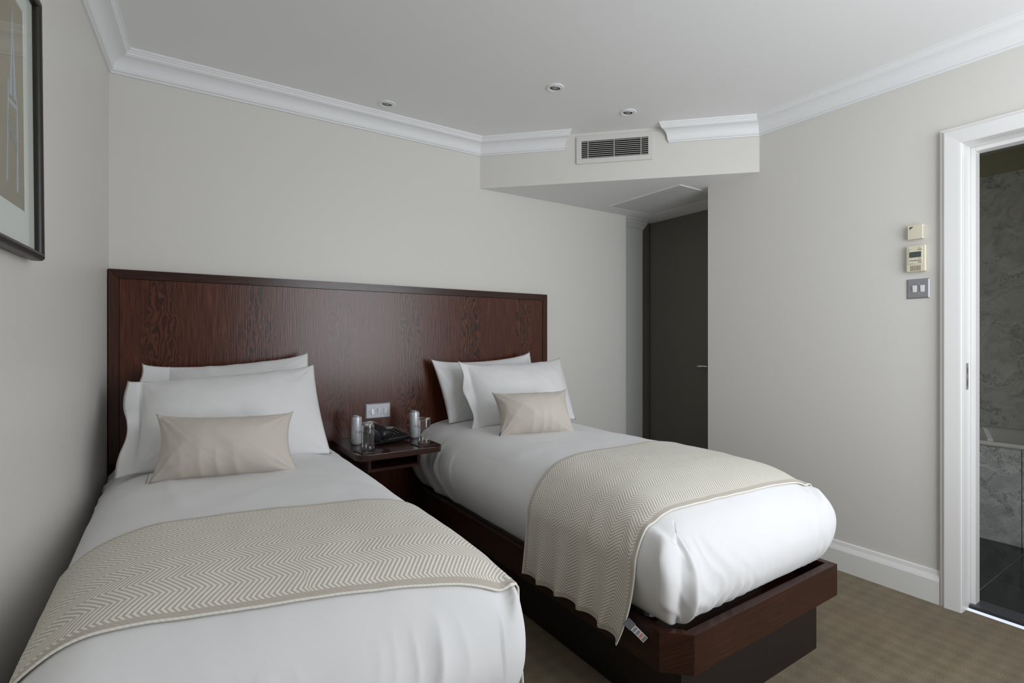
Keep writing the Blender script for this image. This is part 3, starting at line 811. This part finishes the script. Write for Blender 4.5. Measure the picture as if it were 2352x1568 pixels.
# ------------------------------------------------------------------ throws
def throw(key, x0, x1, yf, yh, skew, hangL, hangR, label, seed, drift):
    bvh = BVH[key]; cx = (x0 + x1) / 2; half = (x1 - x0) / 2
    NV, NS = 120, 150
    grid = []; W = yh - yf; off = .005
    SP = [q for q in catmull(SIDE, 8)]
    for q_ in range(len(SP)):
        if SP[q_][1] < .53: SP = SP[:q_ + 1]; break
    def section(s, zend):
        pts = [(cx + s * (half - d), z) for d, z in SP]
        x_, z_ = pts[-1]
        while z_ > zend: z_ -= .012; pts.append((x_, z_))
        L = [0]
        for i in range(1, len(pts)): L.append(L[-1] + math.hypot(pts[i][0] - pts[i - 1][0], pts[i][1] - pts[i - 1][1]))
        res = []; k = 0
        for i in range(NS + 1):
            d = L[-1] * i / NS
            while k < len(L) - 2 and L[k + 1] < d: k += 1
            f = (d - L[k]) / max(1e-9, L[k + 1] - L[k])
            tx, tz = pts[k + 1][0] - pts[k][0], pts[k + 1][1] - pts[k][1]; tl_ = math.hypot(tx, tz)
            nx, nz = (-tz / tl_ * s, tx / tl_ * s)
            res.append((pts[k][0] + tx * f, pts[k][1] + tz * f, d, s, nx, nz))
        return res
    secL, secR = section(-1, hangL), section(1, hangR)
    line = secL[::-1] + secR[1:]
    Ltot0 = secL[-1][2]; Lt = Ltot0 + secR[-1][2]
    for iv in range(NV + 1):
        v = iv / NV; row = []
        edge = {}
        for s in (-1, 1):
            ye = yf + W * v + skew * s * half
            hit = bvh.ray_cast(Vector((cx + s * (half + .3), ye, .525)), Vector((-s, 0, 0)))
            edge[s] = hit[0].x + s * off
        for x, z, d, s, nx, nz in line:
            y = yf + W * v + skew * (x - cx)
            uu = Ltot0 + (d if s > 0 else -d)
            if z > .525:
                o_ = Vector((x + nx * .25, y, z + nz * .25))
                hit = bvh.ray_cast(o_, Vector((-nx, 0, -nz)))
                p = hit[0] + Vector((nx, 0, nz)) * off if hit[0] is not None else Vector((x, y, z))
                p.z += .0012 * fbm(x * 9, y * 9, seed)
            else:
                hd = .525 - z; amp = min(1.0, hd / .24) ** 1.2
                ph = v * W / .108 * 2 * math.pi + seed + 1.2 * math.sin(v * 5 + seed)
                wv_ = .5 + .5 * math.sin(ph)
                x2 = edge[s] + s * amp * (.004 + .026 * wv_ ** 1.5)
                y2 = y + amp * .010 * math.cos(ph); z2 = z
                if s < 0:
                    y2 += drift * amp ** 2 * (1 - v) ** 2
                    z2 = z - .018 * amp * (math.cos(v * 7 + seed) * .4 + (1 - v) ** 3 * 1.2)
                p = Vector((x2, y2, z2))
            row.append((p, uu, Lt))
        grid.append(row)
    n = len(grid[0])
    # let the cloth settle: relax the grid, keep it clear of the duvet below
    P = [[g_[0] for g_ in r] for r in grid]
    for it in range(8):
        Q = [list(r) for r in P]
        for i in range(NV + 1):
            for j in range(n):
                a = P[i][max(j - 1, 0)] + P[i][min(j + 1, n - 1)]
                b = P[max(i - 1, 0)][j] + P[min(i + 1, NV)][j]
                if j in (0, n - 1): q = b * .5 if 0 < i < NV else P[i][j]
                elif i in (0, NV): q = a * .5
                else: q = (a + b) * .25
                Q[i][j] = P[i][j].lerp(q, .5)
        if it % 2 == 1:
            for i in range(NV + 1):
                for j in range(n):
                    loc, nr_, idx, dist = bvh.find_nearest(Q[i][j], .06)
                    if loc is not None:
                        dd_ = (Q[i][j] - loc).dot(nr_)
                        if dd_ < off: Q[i][j] = loc + nr_ * off
        P = Q
    grid = [[(P[i][j], grid[i][j][1], grid[i][j][2]) for j in range(n)] for i in range(NV + 1)]
    verts = [p[0] for r in grid for p in r]
    faces = [(i * n + j, i * n + j + 1, (i + 1) * n + j + 1, (i + 1) * n + j) for i in range(NV) for j in range(n - 1)]
    ob = mesh_ob('throw_blanket', verts, faces, 'herringbone_knit', None, True)
    me = ob.data
    uv1 = me.uv_layers.new(name='metres'); uv2 = me.uv_layers.new(name='edge')
    for li, lp in enumerate(me.loops):
        vi = lp.vertex_index; i, j = divmod(vi, n); _, uu, Lt = grid[i][j]; vv = W * i / NV
        uv1.data[li].uv = (uu + 1.0, vv + .02)
        uv2.data[li].uv = (min(uu, Lt - uu), min(vv, W - vv))
    md = ob.modifiers.new('thickness', 'SOLIDIFY'); md.thickness = .004; md.offset = 1.0
    if me.polygons[0].normal.z < 0 or sum(p.normal.z for p in me.polygons) < 0: me.flip_normals()
    return tag(ob, label, 'blanket', 'herringbone throws'), grid
tR, gR = throw('R', 1.206, 2.133, 1.065, 1.630, -.035, .285, .30, 'beige herringbone throw draped over the right bed', .6, .05)
tL, gL = throw('L', -.231, .696, 1.095, 1.581, -.165, .36, .22, 'beige herringbone throw laid across the left bed', 2.4, .0)
# care label on the right throw's front corner
ex_ = Vector((.59, -.39, -.707)).normalized(); ey_ = Vector((.59, -.39, .707)); ez_ = ex_.cross(ey_).normalized(); ey_ = ez_.cross(ex_)
Mt = Matrix((ex_, ey_, ez_)).transposed().to_4x4(); Mt.translation = gR[0][14][0] + Vector((-.003, -.004, .0))
ct = box('care_label', -.004, .026, -.013, .013, -.001, .001, 'tag_grey', tR, 0.0004, 1, M=Mt)
box('label_strip', .022, .080, -.010, .010, -.0006, .0006, 'tag_white', ct, 0.0003, 1, M=Mt)
for a, m_ in ((.029, 'tag_ink'), (.042, 'tag_ink'), (.055, 'tag_red'), (.068, 'tag_ink')):
    for zz in (-.0011, .0006):
        box('label_print', a, a + .010, -.008, .008, zz, zz + .0005, m_, ct, M=Mt)

# ------------------------------------------------------------------ pillows and cushions
def pillow(name, bl, br, tr, tl, T, mat, seed, label, cat, group, cuff=0.0, cuff_right=False, nu=84, nv=60, pt=.03, pb=.008, ps=.012, wr=1.0, p=2.2, back=.55):
    bl, br, tr, tl = map(Vector, (bl, br, tr, tl))
    nrm = ((br - tl).cross(tr - bl)).normalized()
    if nrm.y > 0: nrm = -nrm
    upv = ((tl - bl) + (tr - br)).normalized(); rgt = ((br - bl) + (tr - tl)).normalized()
    Wd = ((br - bl).length + (tr - tl).length) / 2; Hd = ((tl - bl).length + (tr - br).length) / 2
    front = {}; bm = bmesh.new(); fr = []; bk = []
    for i in range(nu + 1):
        a_, b_ = [], []
        for j in range(nv + 1):
            u = i / nu; v = j / nv
            # concentrate samples at the rims
            u = .5 - .5 * math.cos(math.pi * u) * (.35 + .65) if False else u
            P = bl * (1 - u) * (1 - v) + br * u * (1 - v) + tr * u * v + tl * (1 - u) * v
            arch = 4 * u * (1 - u); arcv = 4 * v * (1 - v)
            P = P - upv * pt * arch ** .55 * v ** 3 + upv * pb * arch * (1 - v) ** 3
            P = P + rgt * ps * arcv * ((1 - u) ** 4 - u ** 4)
            uu = u
            flat = 0.0
            if cuff:
                c = cuff
                t_ = (1 - u) if cuff_right else u
                uu = max(0.0, (t_ - c) / (1 - c)); 
                flat = max(0.0, 1 - t_ / c)
            A = abs(2 * uu - 1); B = abs(2 * v - 1)
            hgt = T / 2 * max(0.0, (1 - A ** p)) ** .62 * max(0.0, (1 - B ** (p * .9))) ** .62
            hgt *= 1 + .12 * (0.5 - v)
            # wrinkles
            disp = 0
            for cu, cv in ((0, 0), (1, 0), (0, 1), (1, 1)):
                du = (uu - cu) * Wd; dv = (v - cv) * Hd; r_ = math.hypot(du, dv); an = math.atan2(abs(dv), abs(du))
                disp += .009 * (ridge(an * 2.2 + seed * .37 + cu * .31 + cv * .17) ** 1.6 - .4) * math.exp(-r_ / .085) * min(1, r_ / .03)
            disp += .011 * (1 - v) ** 4 * (ridge(u * 5.5 + seed + .5 * math.sin(u * 7 + seed)) ** 2.2 - .3) * arch + .006 * v ** 6 * (ridge(u * 6.3 + seed * 2) ** 2 - .3) * arch
            disp += .006 * fbm(u * Wd * 5 + seed, v * Hd * 5, seed) + .003 * (1 - A) ** 0 * fbm(u * Wd * 14 + v * 3, v * Hd * 9, seed + 5)
            disp *= wr * min(1.0, hgt / .012)
            wave = 0
            if cuff:
                wave = flat * (.022 * math.sin(v * 8.5 + seed) + .008 * math.sin(v * 19 + seed))
                P = P + rgt * (-.5 if not cuff_right else .5) * flat * .022 * math.sin(v * 9.5 + seed * 1.7)
                groove = math.exp(-((abs((1 - u) if cuff_right else u) - cuff * .98) / .006) ** 2) * .0025
                disp -= groove
                if flat > 0: hgt = max(hgt, .0025 * min(1, flat * 4) * min(1, B < 1))
            edge = i in (0, nu) or j in (0, nv)
            if edge:
                vv = bm.verts.new(P + nrm * wave); a_.append(vv); b_.append(vv)
            else:
                a_.append(bm.verts.new(P + nrm * (hgt * (2 - back) / 1.0 * .75 + disp + wave)))
                b_.append(bm.verts.new(P - nrm * (hgt * back) + nrm * wave))
        fr.append(a_); bk.append(b_)
    for i in range(nu):
        for j in range(nv):
            bm.faces.new((fr[i][j], fr[i + 1][j], fr[i + 1][j + 1], fr[i][j + 1]))
            f = (bk[i][j], bk[i][j + 1], bk[i + 1][j + 1], bk[i + 1][j])
            if len(set(f)) == 4:
                try: bm.faces.new(f)
                except ValueError: pass
    ob = bm_ob(name, bm, mat, None, True)
    return tag(ob, label, cat, group)
Wp = 'white pillows'
# left bed: back then front
pillow('pillow', (-.15, 2.585, .705), (.58, 2.560, .705), (.578, 2.775, 1.135), (-.125, 2.80, 1.095), .18, 'white_linen', 1.3, 'white pillow against the headboard, rear one on the left bed', 'pillow', Wp, cuff=.16, pt=.045)
pillow('pillow', (-.172, 2.325, .705), (.575, 2.300, .700), (.556, 2.545, 1.082), (-.160, 2.560, 1.036), .23, 'white_linen', 4.1, 'white pillow with hemmed cuff, front one on the left bed', 'pillow', Wp, cuff=.075, pt=.030)
# right bed
pillow('pillow', (1.345, 2.700, .705), (2.03, 2.690, .705), (2.005, 2.815, 1.118), (1.278, 2.810, 1.085), .15, 'white_linen', 2.2, 'white pillow against the headboard, rear one on the right bed', 'pillow', Wp, cuff=.0, pt=.045)
pillow('pillow', (1.370, 2.470, .703), (2.075, 2.420, .703), (2.100, 2.610, 1.080), (1.365, 2.640, 1.070), .23, 'white_linen', 5.6, 'white pillow with hemmed cuff, front one on the right bed', 'pillow', Wp, cuff=.075, pt=.035)
Cg = 'beige cushions'
cl = pillow('cushion', (-.072, 2.155, .703), (.392, 2.045, .703), (.388, 2.115, .922), (-.052, 2.250, .930), .21, 'beige_linen', 3.3, 'small beige oblong cushion on the left bed', 'cushion', Cg, pt=.020, pb=.004, ps=.026, p=2.5)
cr = pillow('cushion', (1.383, 2.205, .703), (1.768, 2.065, .703), (1.810, 2.195, .925), (1.400, 2.310, .920), .21, 'beige_linen', 8.3, 'small beige oblong cushion on the right bed', 'cushion', Cg, pt=.022, pb=.004, ps=.020, p=2.5)
Mt = Matrix.Translation((-.078, 2.150, .706)) @ Matrix.Rotation(R(-75), 4, 'Y')
box('side_label', 0, .035, -.006, .002, -.001, .001, 'tag_grey', cl, M=Mt)
Mt = Matrix.Translation((1.380, 2.200, .706)) @ Matrix.Rotation(R(-75), 4, 'Y')
box('side_label', 0, .022, -.006, .002, -.001, .001, 'tag_grey', cr, M=Mt)

# ------------------------------------------------------------------ bedside shelf
NZ = .648
nsd = empty('bedside_shelf', (.94, 2.65, .54), 'dark wooden wall-hung bedside shelf between the two beds', 'shelf')
def rounded_front(x0, x1, y0, y1, r, n=8):
    pts = [(x1, y1), (x0, y1)]
    for k in range(n + 1):
        a = R(180 + 90 * k / n); pts.append((x0 + r + r * math.cos(a), y0 + r + r * math.sin(a)))
    for k in range(n + 1):
        a = R(270 + 90 * k / n); pts.append((x1 - r + r * math.cos(a), y0 + r + r * math.sin(a)))
    return pts
prism('shelf_top', rounded_front(.722, 1.172, 2.402, 2.879, .055), NZ - .030, NZ, 'wenge_across', nsd, 0.002)
sx0, sx1, sy0, sz0, sz1 = .800, 1.075, 2.490, .540, NZ - .0305
box('shelf_side', sx0, sx0 + .016, sy0, 2.878, sz0 + .0165, sz1, 'wenge_along', nsd, 0.001, 1)
box('shelf_side', sx1 - .016, sx1, sy0, 2.878, sz0 + .0165, sz1, 'wenge_along', nsd, 0.001, 1)
box('shelf_bottom', sx0, sx1, sy0, 2.878, sz0, sz0 + .016, 'wenge_across', nsd, 0.001, 1)
box('shelf_back', sx0 + .0165, sx1 - .0165, 2.866, 2.878, sz0 + .0165, sz1, 'wenge_across', nsd)

# cans
CAMDIR = lambda x, y: math.atan2(-x, y)
def text_mesh(txt, size):
    cu = bpy.data.curves.new('txt', 'FONT'); cu.body = txt; cu.size = size; cu.align_x = 'CENTER'; cu.resolution_u = 4
    o = bpy.data.objects.new('txt', cu); col.objects.link(o)
    bpy.context.view_layer.update()
    me = bpy.data.meshes.new_from_object(o)
    v = [p.co.copy() for p in me.vertices]; f = [tuple(p.vertices) for p in me.polygons]
    bpy.data.objects.remove(o); bpy.data.meshes.remove(me)
    return v, f
def can(c, ang, label):
    t = empty('drink_can', c, label, 'can', 'white drink cans')
    r = .0275
    lathe('can_body', [(0, .004), (.018, .004), (.021, 0), (.023, .001), (r, .010), (r, .136), (.0265, .140), (.0245, .1445)], c, 'can_white', t, 48, cap=False)
    lid = lathe('can_lid', [(.0245, .1445), (.0258, .1465), (.0258, .149), (.0245, .150), (.0235, .1475), (.022, .1455), (0, .1455)], c, 'can_metal', t, 48, cap=False)
    bx = box('pull_tab', c[0] - .006, c[0] + .006, c[1] - .012, c[1] + .008, c[2] + .1460, c[2] + .1472, 'can_metal', lid, 0.0004, 1)
    def wrap(v, f, zc, name, mat, off=.0003):
        pts = []
        for p in v:
            a = ang + p.x / r
            pts.append((c[0] + (r + off) * math.sin(a), c[1] - (r + off) * math.cos(a), c[2] + zc + p.y))
        return mesh_ob(name, pts, f, mat, t)
    v, f = text_mesh('Cano', .0195); wrap(v, f, .062, 'lettering', 'ink')
    v, f = text_mesh('WATER', .0042); wrap(v, f, .0545, 'small_lettering', 'grey_print')
    v = [Vector((.0028 * math.cos(R(30 * k)), .0036 * math.sin(R(30 * k)), 0)) for k in range(12)]
    wrap(v, [tuple(range(12))], .120, 'emblem', 'grey_print')
    return t
can((.802, 2.690, NZ), R(17), 'white drink can on the shelf, near the left bed')
can((1.126, 2.690, NZ), R(23), 'white drink can on the shelf, near the right bed')

def coaster(c, rot, label):
    M = Matrix.Translation(c) @ Matrix.Rotation(rot, 4, 'Z')
    bm = box_bm(-.050, .050, -.050, .050, 0, .004, 0.0015, 2, M=M)
    o = bm_ob('coaster', bm, 'coaster_leather', None, origin=c)
    return tag(o, label, 'coaster', 'square leather coasters')
coaster((.797, 2.488, NZ), R(9), 'square brown leather coaster at the left front of the shelf')
coaster((1.092, 2.488, NZ), R(7), 'square brown leather coaster at the right front of the shelf')
def tumbler(c, label):
    # upside-down glass: open rim down, thick base on top
    full = [(0.0001, .137), (.0270, .137), (.0292, .1355), (.0300, .131), (.0304, .070), (.0308, .030), (.0310, .0008), (.0306, 0.0), (.0301, .0008), (.0299, .030), (.0295, .070), (.0289, .122), (.0278, .1255), (0.0001, .126)]
    o = lathe('glass_tumbler', full, c, 'clear_glass', None, 64, cap=True)
    return tag(o, label, 'glass', 'upturned tumblers')
tumbler((.801, 2.494, NZ + .0042), 'clear glass tumbler upside down on the left coaster')
tumbler((1.100, 2.494, NZ + .0042), 'clear glass tumbler upside down on the right coaster')

# telephone
def telephone():
    c = Vector((.962, 2.70, NZ)); rot = R(14)
    T = Matrix.Translation(c) @ Matrix.Rotation(rot, 4, 'Z')
    t = empty('telephone', c, 'black desk telephone with handset and coiled cord on the bedside shelf', 'telephone')
    prof = [(-.095, .010), (-.098, .022), (-.092, .030), (.060, .060), (.098, .066), (.102, .050), (.100, .006), (-.080, .004)]
    autosmooth(extrude_x('phone_base', prof, -.092, .092, 'black_plastic', t, 0.004, M=T), 40)
    slope = math.atan2(.030, .152)
    S = T @ Matrix.Translation((0, -.092, .030)) @ Matrix.Rotation(slope, 4, 'X')
    box('key_plate', -.012, .084, .006, .150, 0.0005, .004, 'black_plastic', t, 0.0015, 2, M=S)
    for i in range(3):
        for j in range(4):
            x = .004 + .026 * i; y = .026 + .021 * j
            k = box('key', x, x + .017, y, y + .012, .004, .0085, 'baffle_black', t, 0.0012, 1, M=S)
            box('key_mark', x + .006, x + .010, y + .004, y + .008, .0085, .0087, 'tag_white', k, M=S)
    for i in range(3):
        x = .004 + .026 * i
        box('soft_key', x, x + .017, .010, .018, .004, .0075, 'baffle_black', t, 0.001, 1, M=S)
    box('display_strip', .004, .074, .118, .140, .004, .006, 'grey_print', t, 0.001, 1, M=S)
    # handset on cradle (left side)
    rings = []
    for k in range(25):
        s = k / 24; y = -.012 + .190 * s
        e = abs(2 * s - 1)
        zc = .030 + .012 * (1 - e ** 2) - .004 * e ** 6
        hw = .024 + .004 * e ** 4; hh = .011 + .011 * sstep(.55, .95, e)
        if k in (0, 24): hw *= .8; hh *= .75
        rg = []
        for m_ in range(20):
            a = 2 * math.pi * m_ / 20; ca, sa = math.cos(a), math.sin(a)
            x = hw * math.copysign(abs(ca) ** .6, ca); z = hh * math.copysign(abs(sa) ** .6, sa)
            rg.append(S @ Vector((-.062 + x, y, zc + z - .011 * sstep(.55, .95, e) * .6)))
        rings.append(rg)
    hs = loft('handset', rings, 'black_plastic', t)
    # coiled cord
    pts = []
    A = S @ Vector((-.060, -.014, .022)); Bp = T @ Vector((-.088, -.120, .008)); Cc = T @ Vector((-.115, -.045, .007))
    N = 420; coil = 26; rad = .0042
    def path(s):
        return A * (1 - s) ** 2 + Bp * 2 * s * (1 - s) + Cc * s * s
    cu = bpy.data.curves.new('cord', 'CURVE'); cu.dimensions = '3D'; cu.bevel_depth = .0011; cu.bevel_resolution = 2
    sp_ = cu.splines.new('POLY'); sp_.points.add(N)
    for k in range(N + 1):
        s = k / N; p = path(s); tg = (path(min(1, s + .01)) - path(max(0, s - .01))).normalized()
        n1 = tg.cross(Vector((0, 0, 1))).normalized(); n2 = tg.cross(n1)
        a = 2 * math.pi * coil * s
        q = p + n1 * rad * math.cos(a) + n2 * rad * math.sin(a)
        q.z = max(q.z, NZ + .0015)
        sp_.points[k].co = (q.x, q.y, q.z, 1)
    o = bpy.data.objects.new('tmpc', cu); col.objects.link(o); bpy.context.view_layer.update()
    me = bpy.data.meshes.new_from_object(o)
    v = [p.co.copy() for p in me.vertices]; f = [tuple(p.vertices) for p in me.polygons]
    bpy.data.objects.remove(o)
    mesh_ob('coiled_cord', v, f, 'black_plastic', t, True)
    return t
telephone()

# ------------------------------------------------------------------ switches and wall controls
def plate(name, M, w, hgt, label, rockers, screws, vertical_screws=False):
    """M maps local x right, y out of wall, z up; origin lower-left on the wall"""
    t = empty(name, M.translation, label, 'switch')
    bm = bmesh.new()
    b = .006
    pts0 = [(0, 0), (w, 0), (w, hgt), (0, hgt)]; pts1 = [(b, b), (w - b, b), (w - b, hgt - b), (b, hgt - b)]
    rings = [[M @ Vector((x, 0.0003, z)) for x, z in pts0], [M @ Vector((x, .002, z)) for x, z in pts0], [M @ Vector((x, .0055, z)) for x, z in pts1]]
    loft('switch_plate', rings, 'satin_steel', t, True, False)
    for (x, z, up) in rockers:
        hw, hh = .0075, .0155
        tilt = R(9 if up else -9)
        Mr = M @ Matrix.Translation((x, .0055, z)) @ Matrix.Rotation(tilt, 4, 'X')
        box('rocker', -hw, hw, -.003, .0045, -hh, hh, 'white_plastic', t, 0.0012, 2, M=Mr)
    for (x, z) in screws:
        sc_ = lathe('screw', [(.0034, 0), (.0034, .0006), (.0028, .0012), (0, .0012)], (0, 0, 0), 'chrome', t, 16, cap=False, M=M @ Matrix.Translation((x, .0053, z)) @ Matrix.Rotation(R(-90), 4, 'X'))
        box('screw_slot', -.0026, .0026, .0011, .0014, -.0005, .0005, 'black_hole', sc_, M=M @ Matrix.Translation((x, .0053, z)))
    return t
# headboard plate: local x = +X, out = -Y
Mh = Matrix(((1, 0, 0, .910), (0, -1, 0, HBF + .0035), (0, 0, 1, .743), (0, 0, 0, 1)))
Mh = Matrix(((1, 0, 0, .910), (0, -1, 0, HBF + .0035), (0, 0, 1, .743), (0, 0, 0, 1)))
plate('headboard_switch', Mh, .147, .087, 'steel three-gang switch plate on the headboard above the telephone', [(.040, .040, True), (.077, .041, False), (.114, .041, False)], [(.022, .042), (.128, .042)])
# right wall: local x = -Y (to the right in view), out = -X
def MR(y, z): return Matrix(((0, -1, 0, RW), (-1, 0, 0, y), (0, 0, 1, z), (0, 0, 0, 1)))
plate('wall_switch', MR(.990, 1.388), .089, .092, 'steel two-gang light switch beside the bathroom doorway', [(.032, .046, False), (.062, .046, False)], [(.046, .070), (.046, .022)])
# sensor
Ms = MR(.980, 1.664)
t = empty('room_sensor', Ms.translation, 'small blank cream sensor box above the thermostat', 'sensor')
autosmooth(box('sensor_case', 0, .058, .0003, .024, 0, .066, 'cream_plastic', t, 0.003, 3, M=Ms))
mesh_ob('logo_mark', [Ms @ Vector(p) for p in ((.008, .0243, .058), (.024, .0243, .058), (.008, .0243, .045))], [(0, 1, 2)], 'dark_print', t)
for k in range(6):
    z = .010 + .008 * k
    box('vent_slot', .0575, .0583, .006, .018, z, z + .003, 'mid_print', t, M=Ms)
# thermostat
Mt = MR(.986, 1.513)
t = empty('thermostat', Mt.translation, 'cream air conditioning controller with small grey display', 'thermostat')
cs = autosmooth(box('controller_case', 0, .073, .0003, .020, 0, .122, 'cream_plastic', t, 0.005, 3, M=Mt))
box('face_panel', .008, .062, .0195, .0215, .034, .116, 'cream_plastic', t, 0.0008, 1, M=Mt)
box('display', .012, .058, .0215, .0222, .066, .092, 'lcd', t, 0.0004, 1, M=Mt)
mesh_ob('logo_mark', [Mt @ Vector(p) for p in ((.012, .0218, .105), (.020, .0218, .105), (.012, .0218, .099))], [(0, 1, 2)], 'mid_print', t)
lathe('indicator', [(.0022, 0), (.0018, .001), (0, .0012)], (0, 0, 0), 'red_led', t, 12, cap=False, M=Mt @ Matrix.Translation((.052, .0212, .109)) @ Matrix.Rotation(R(-90), 4, 'X'))
for a, b, z, m_ in ((.044, .060, .100, 'dark_print'), (.012, .058, .050, 'dark_print'), (.012, .030, .036, 'mid_print'), (.046, .060, .041, 'dark_print'), (.046, .049, .059, 'dark_print'), (.052, .055, .059, 'dark_print'), (.020, .022, .057, 'mid_print'), (.034, .036, .057, 'mid_print')):
    box('face_print', a, b, .0215, .0218, z, z + .0028, m_, t, M=Mt)
for k in range(10):
    x = .016 + .0042 * k
    box('vent_slot', x, x + .0016, .0199, .0204, .004, .028, 'dark_print', t, M=Mt)

# ------------------------------------------------------------------ framed picture on the left wall
def picture():
    yr, zb_, hgt, wid = 1.762, 1.399, .660, .52
    ang = R(3.3)
    # local x: along the wall away from the back corner (towards -Y), local y: out of the wall, z up
    ex = Vector((-math.sin(ang), -math.cos(ang), 0)); ey = Vector((math.cos(ang), -math.sin(ang), 0)); ez = Vector((0, 0, 1))
    M = Matrix((ex, ey, ez)).transposed().to_4x4(); M.translation = Vector((left_x(yr), yr, zb_)) + ey * .009
    M = M @ Matrix.Rotation(R(.5), 4, 'X')
    t = empty('framed_picture', M.translation, 'black framed picture of a pale spired tower on the left wall', 'picture')
    fwid = .021
    prof = []
    for k in range(9):
        a = math.pi * k / 8
        prof.append((fwid / 2 - fwid / 2 * math.cos(a), .016 + .012 * math.sin(a)))
    prof = [(0, 0)] + prof + [(fwid, .010), (fwid, 0)]
    C = [(0, 0), (wid, 0), (wid, hgt), (0, hgt)]; inw = [(1, 1), (-1, 1), (-1, -1), (1, -1)]
    for i in range(4):
        j = (i + 1) % 4
        r0 = [M @ Vector((C[i][0] + inw[i][0] * w, h_, C[i][1] + inw[i][1] * w)) for w, h_ in prof]
        r1 = [M @ Vector((C[j][0] + inw[j][0] * w, h_, C[j][1] + inw[j][1] * w)) for w, h_ in prof]
        autosmooth(loft('frame_moulding', [r0, r1], 'picture_frame_wood', t, True, False), 40)
    m0 = .062
    fx0, fx1, fz0, fz1 = fwid - .004, wid - fwid + .004, fwid - .004, hgt - fwid + .004
    ix0, ix1, iz0, iz1 = fwid + .066, wid - fwid - .066, .105, hgt - .075
    o_ = [(fx0, fz0), (fx1, fz0), (fx1, fz1), (fx0, fz1)]; n_ = [(ix0, iz0), (ix1, iz0), (ix1, iz1), (ix0, iz1)]
    v = [M @ Vector((x, .0105, z)) for x, z in o_] + [M @ Vector((x, .0105, z)) for x, z in n_] + [M @ Vector((x + (.0015 if x < .2 else -.0015), .0088, z + (.0015 if z < .3 else -.0015))) for x, z in n_]
    mesh_ob('mount_board', v, [(i, (i + 1) % 4, 4 + (i + 1) % 4, 4 + i) for i in range(4)] + [(4 + i, 4 + (i + 1) % 4, 8 + (i + 1) % 4, 8 + i) for i in range(4)], 'mat_board', t)
    pr = box('print', ix0 - .004, ix1 + .004, .006, .0085, iz0 - .004, iz1 + .004, 'print_paper', t, M=M)
    # tower drawn on the print (flat shapes just proud of the paper)
    cx = .162
    def poly(pts, m_, y=.0088): mesh_ob('tower_drawing', [M @ Vector((cx - x, y, z)) for x, z in pts], [tuple(range(len(pts)))], m_, pr)
    zt, zs, z0 = .555, .350, .150
    poly([(-.024, zs), (.022, zs), (.002, zt), (-.001, zt)], 'tower_print')
    poly([(-.006, zs), (.004, zs), (.001, zt - .05)], 'tower_print_dark', .0090)
    poly([(-.034, zs + .03), (-.026, zs + .03), (-.040, z0), (-.050, z0)], 'tower_print')
    poly([(.024, zs + .02), (.031, zs), (.030, z0 - .01), (.018, z0 - .01)], 'tower_print')
    poly([(-.030, zs - .05), (.024, zs - .09), (.024, zs - .12), (-.032, zs - .08)], 'tower_print_dark', .0089)
    poly([(-.030, zs - .01), (.024, zs - .01), (.024, zs - .02), (-.030, zs - .02)], 'tower_print')
    for k in range(14):
        z = z0 + .012 * k
        poly([(.031, z), (.036, z + .003), (.031, z + .006)], 'tower_print'); poly([(-.046 + .0009 * k, z), (-.041 + .0009 * k, z + .003), (-.046 + .0009 * k, z + .006)], 'tower_print_dark', .0089)
    box('glass_pane', fx0, fx1, .0125, .0135, fz0, fz1, 'picture_glass', t, M=M)
    box('backing_board', fwid * .5, wid - fwid * .5, .001, .004, fwid * .5, hgt - fwid * .5, 'black_hole', t, M=M)
picture()

bpy.context.view_layer.update()
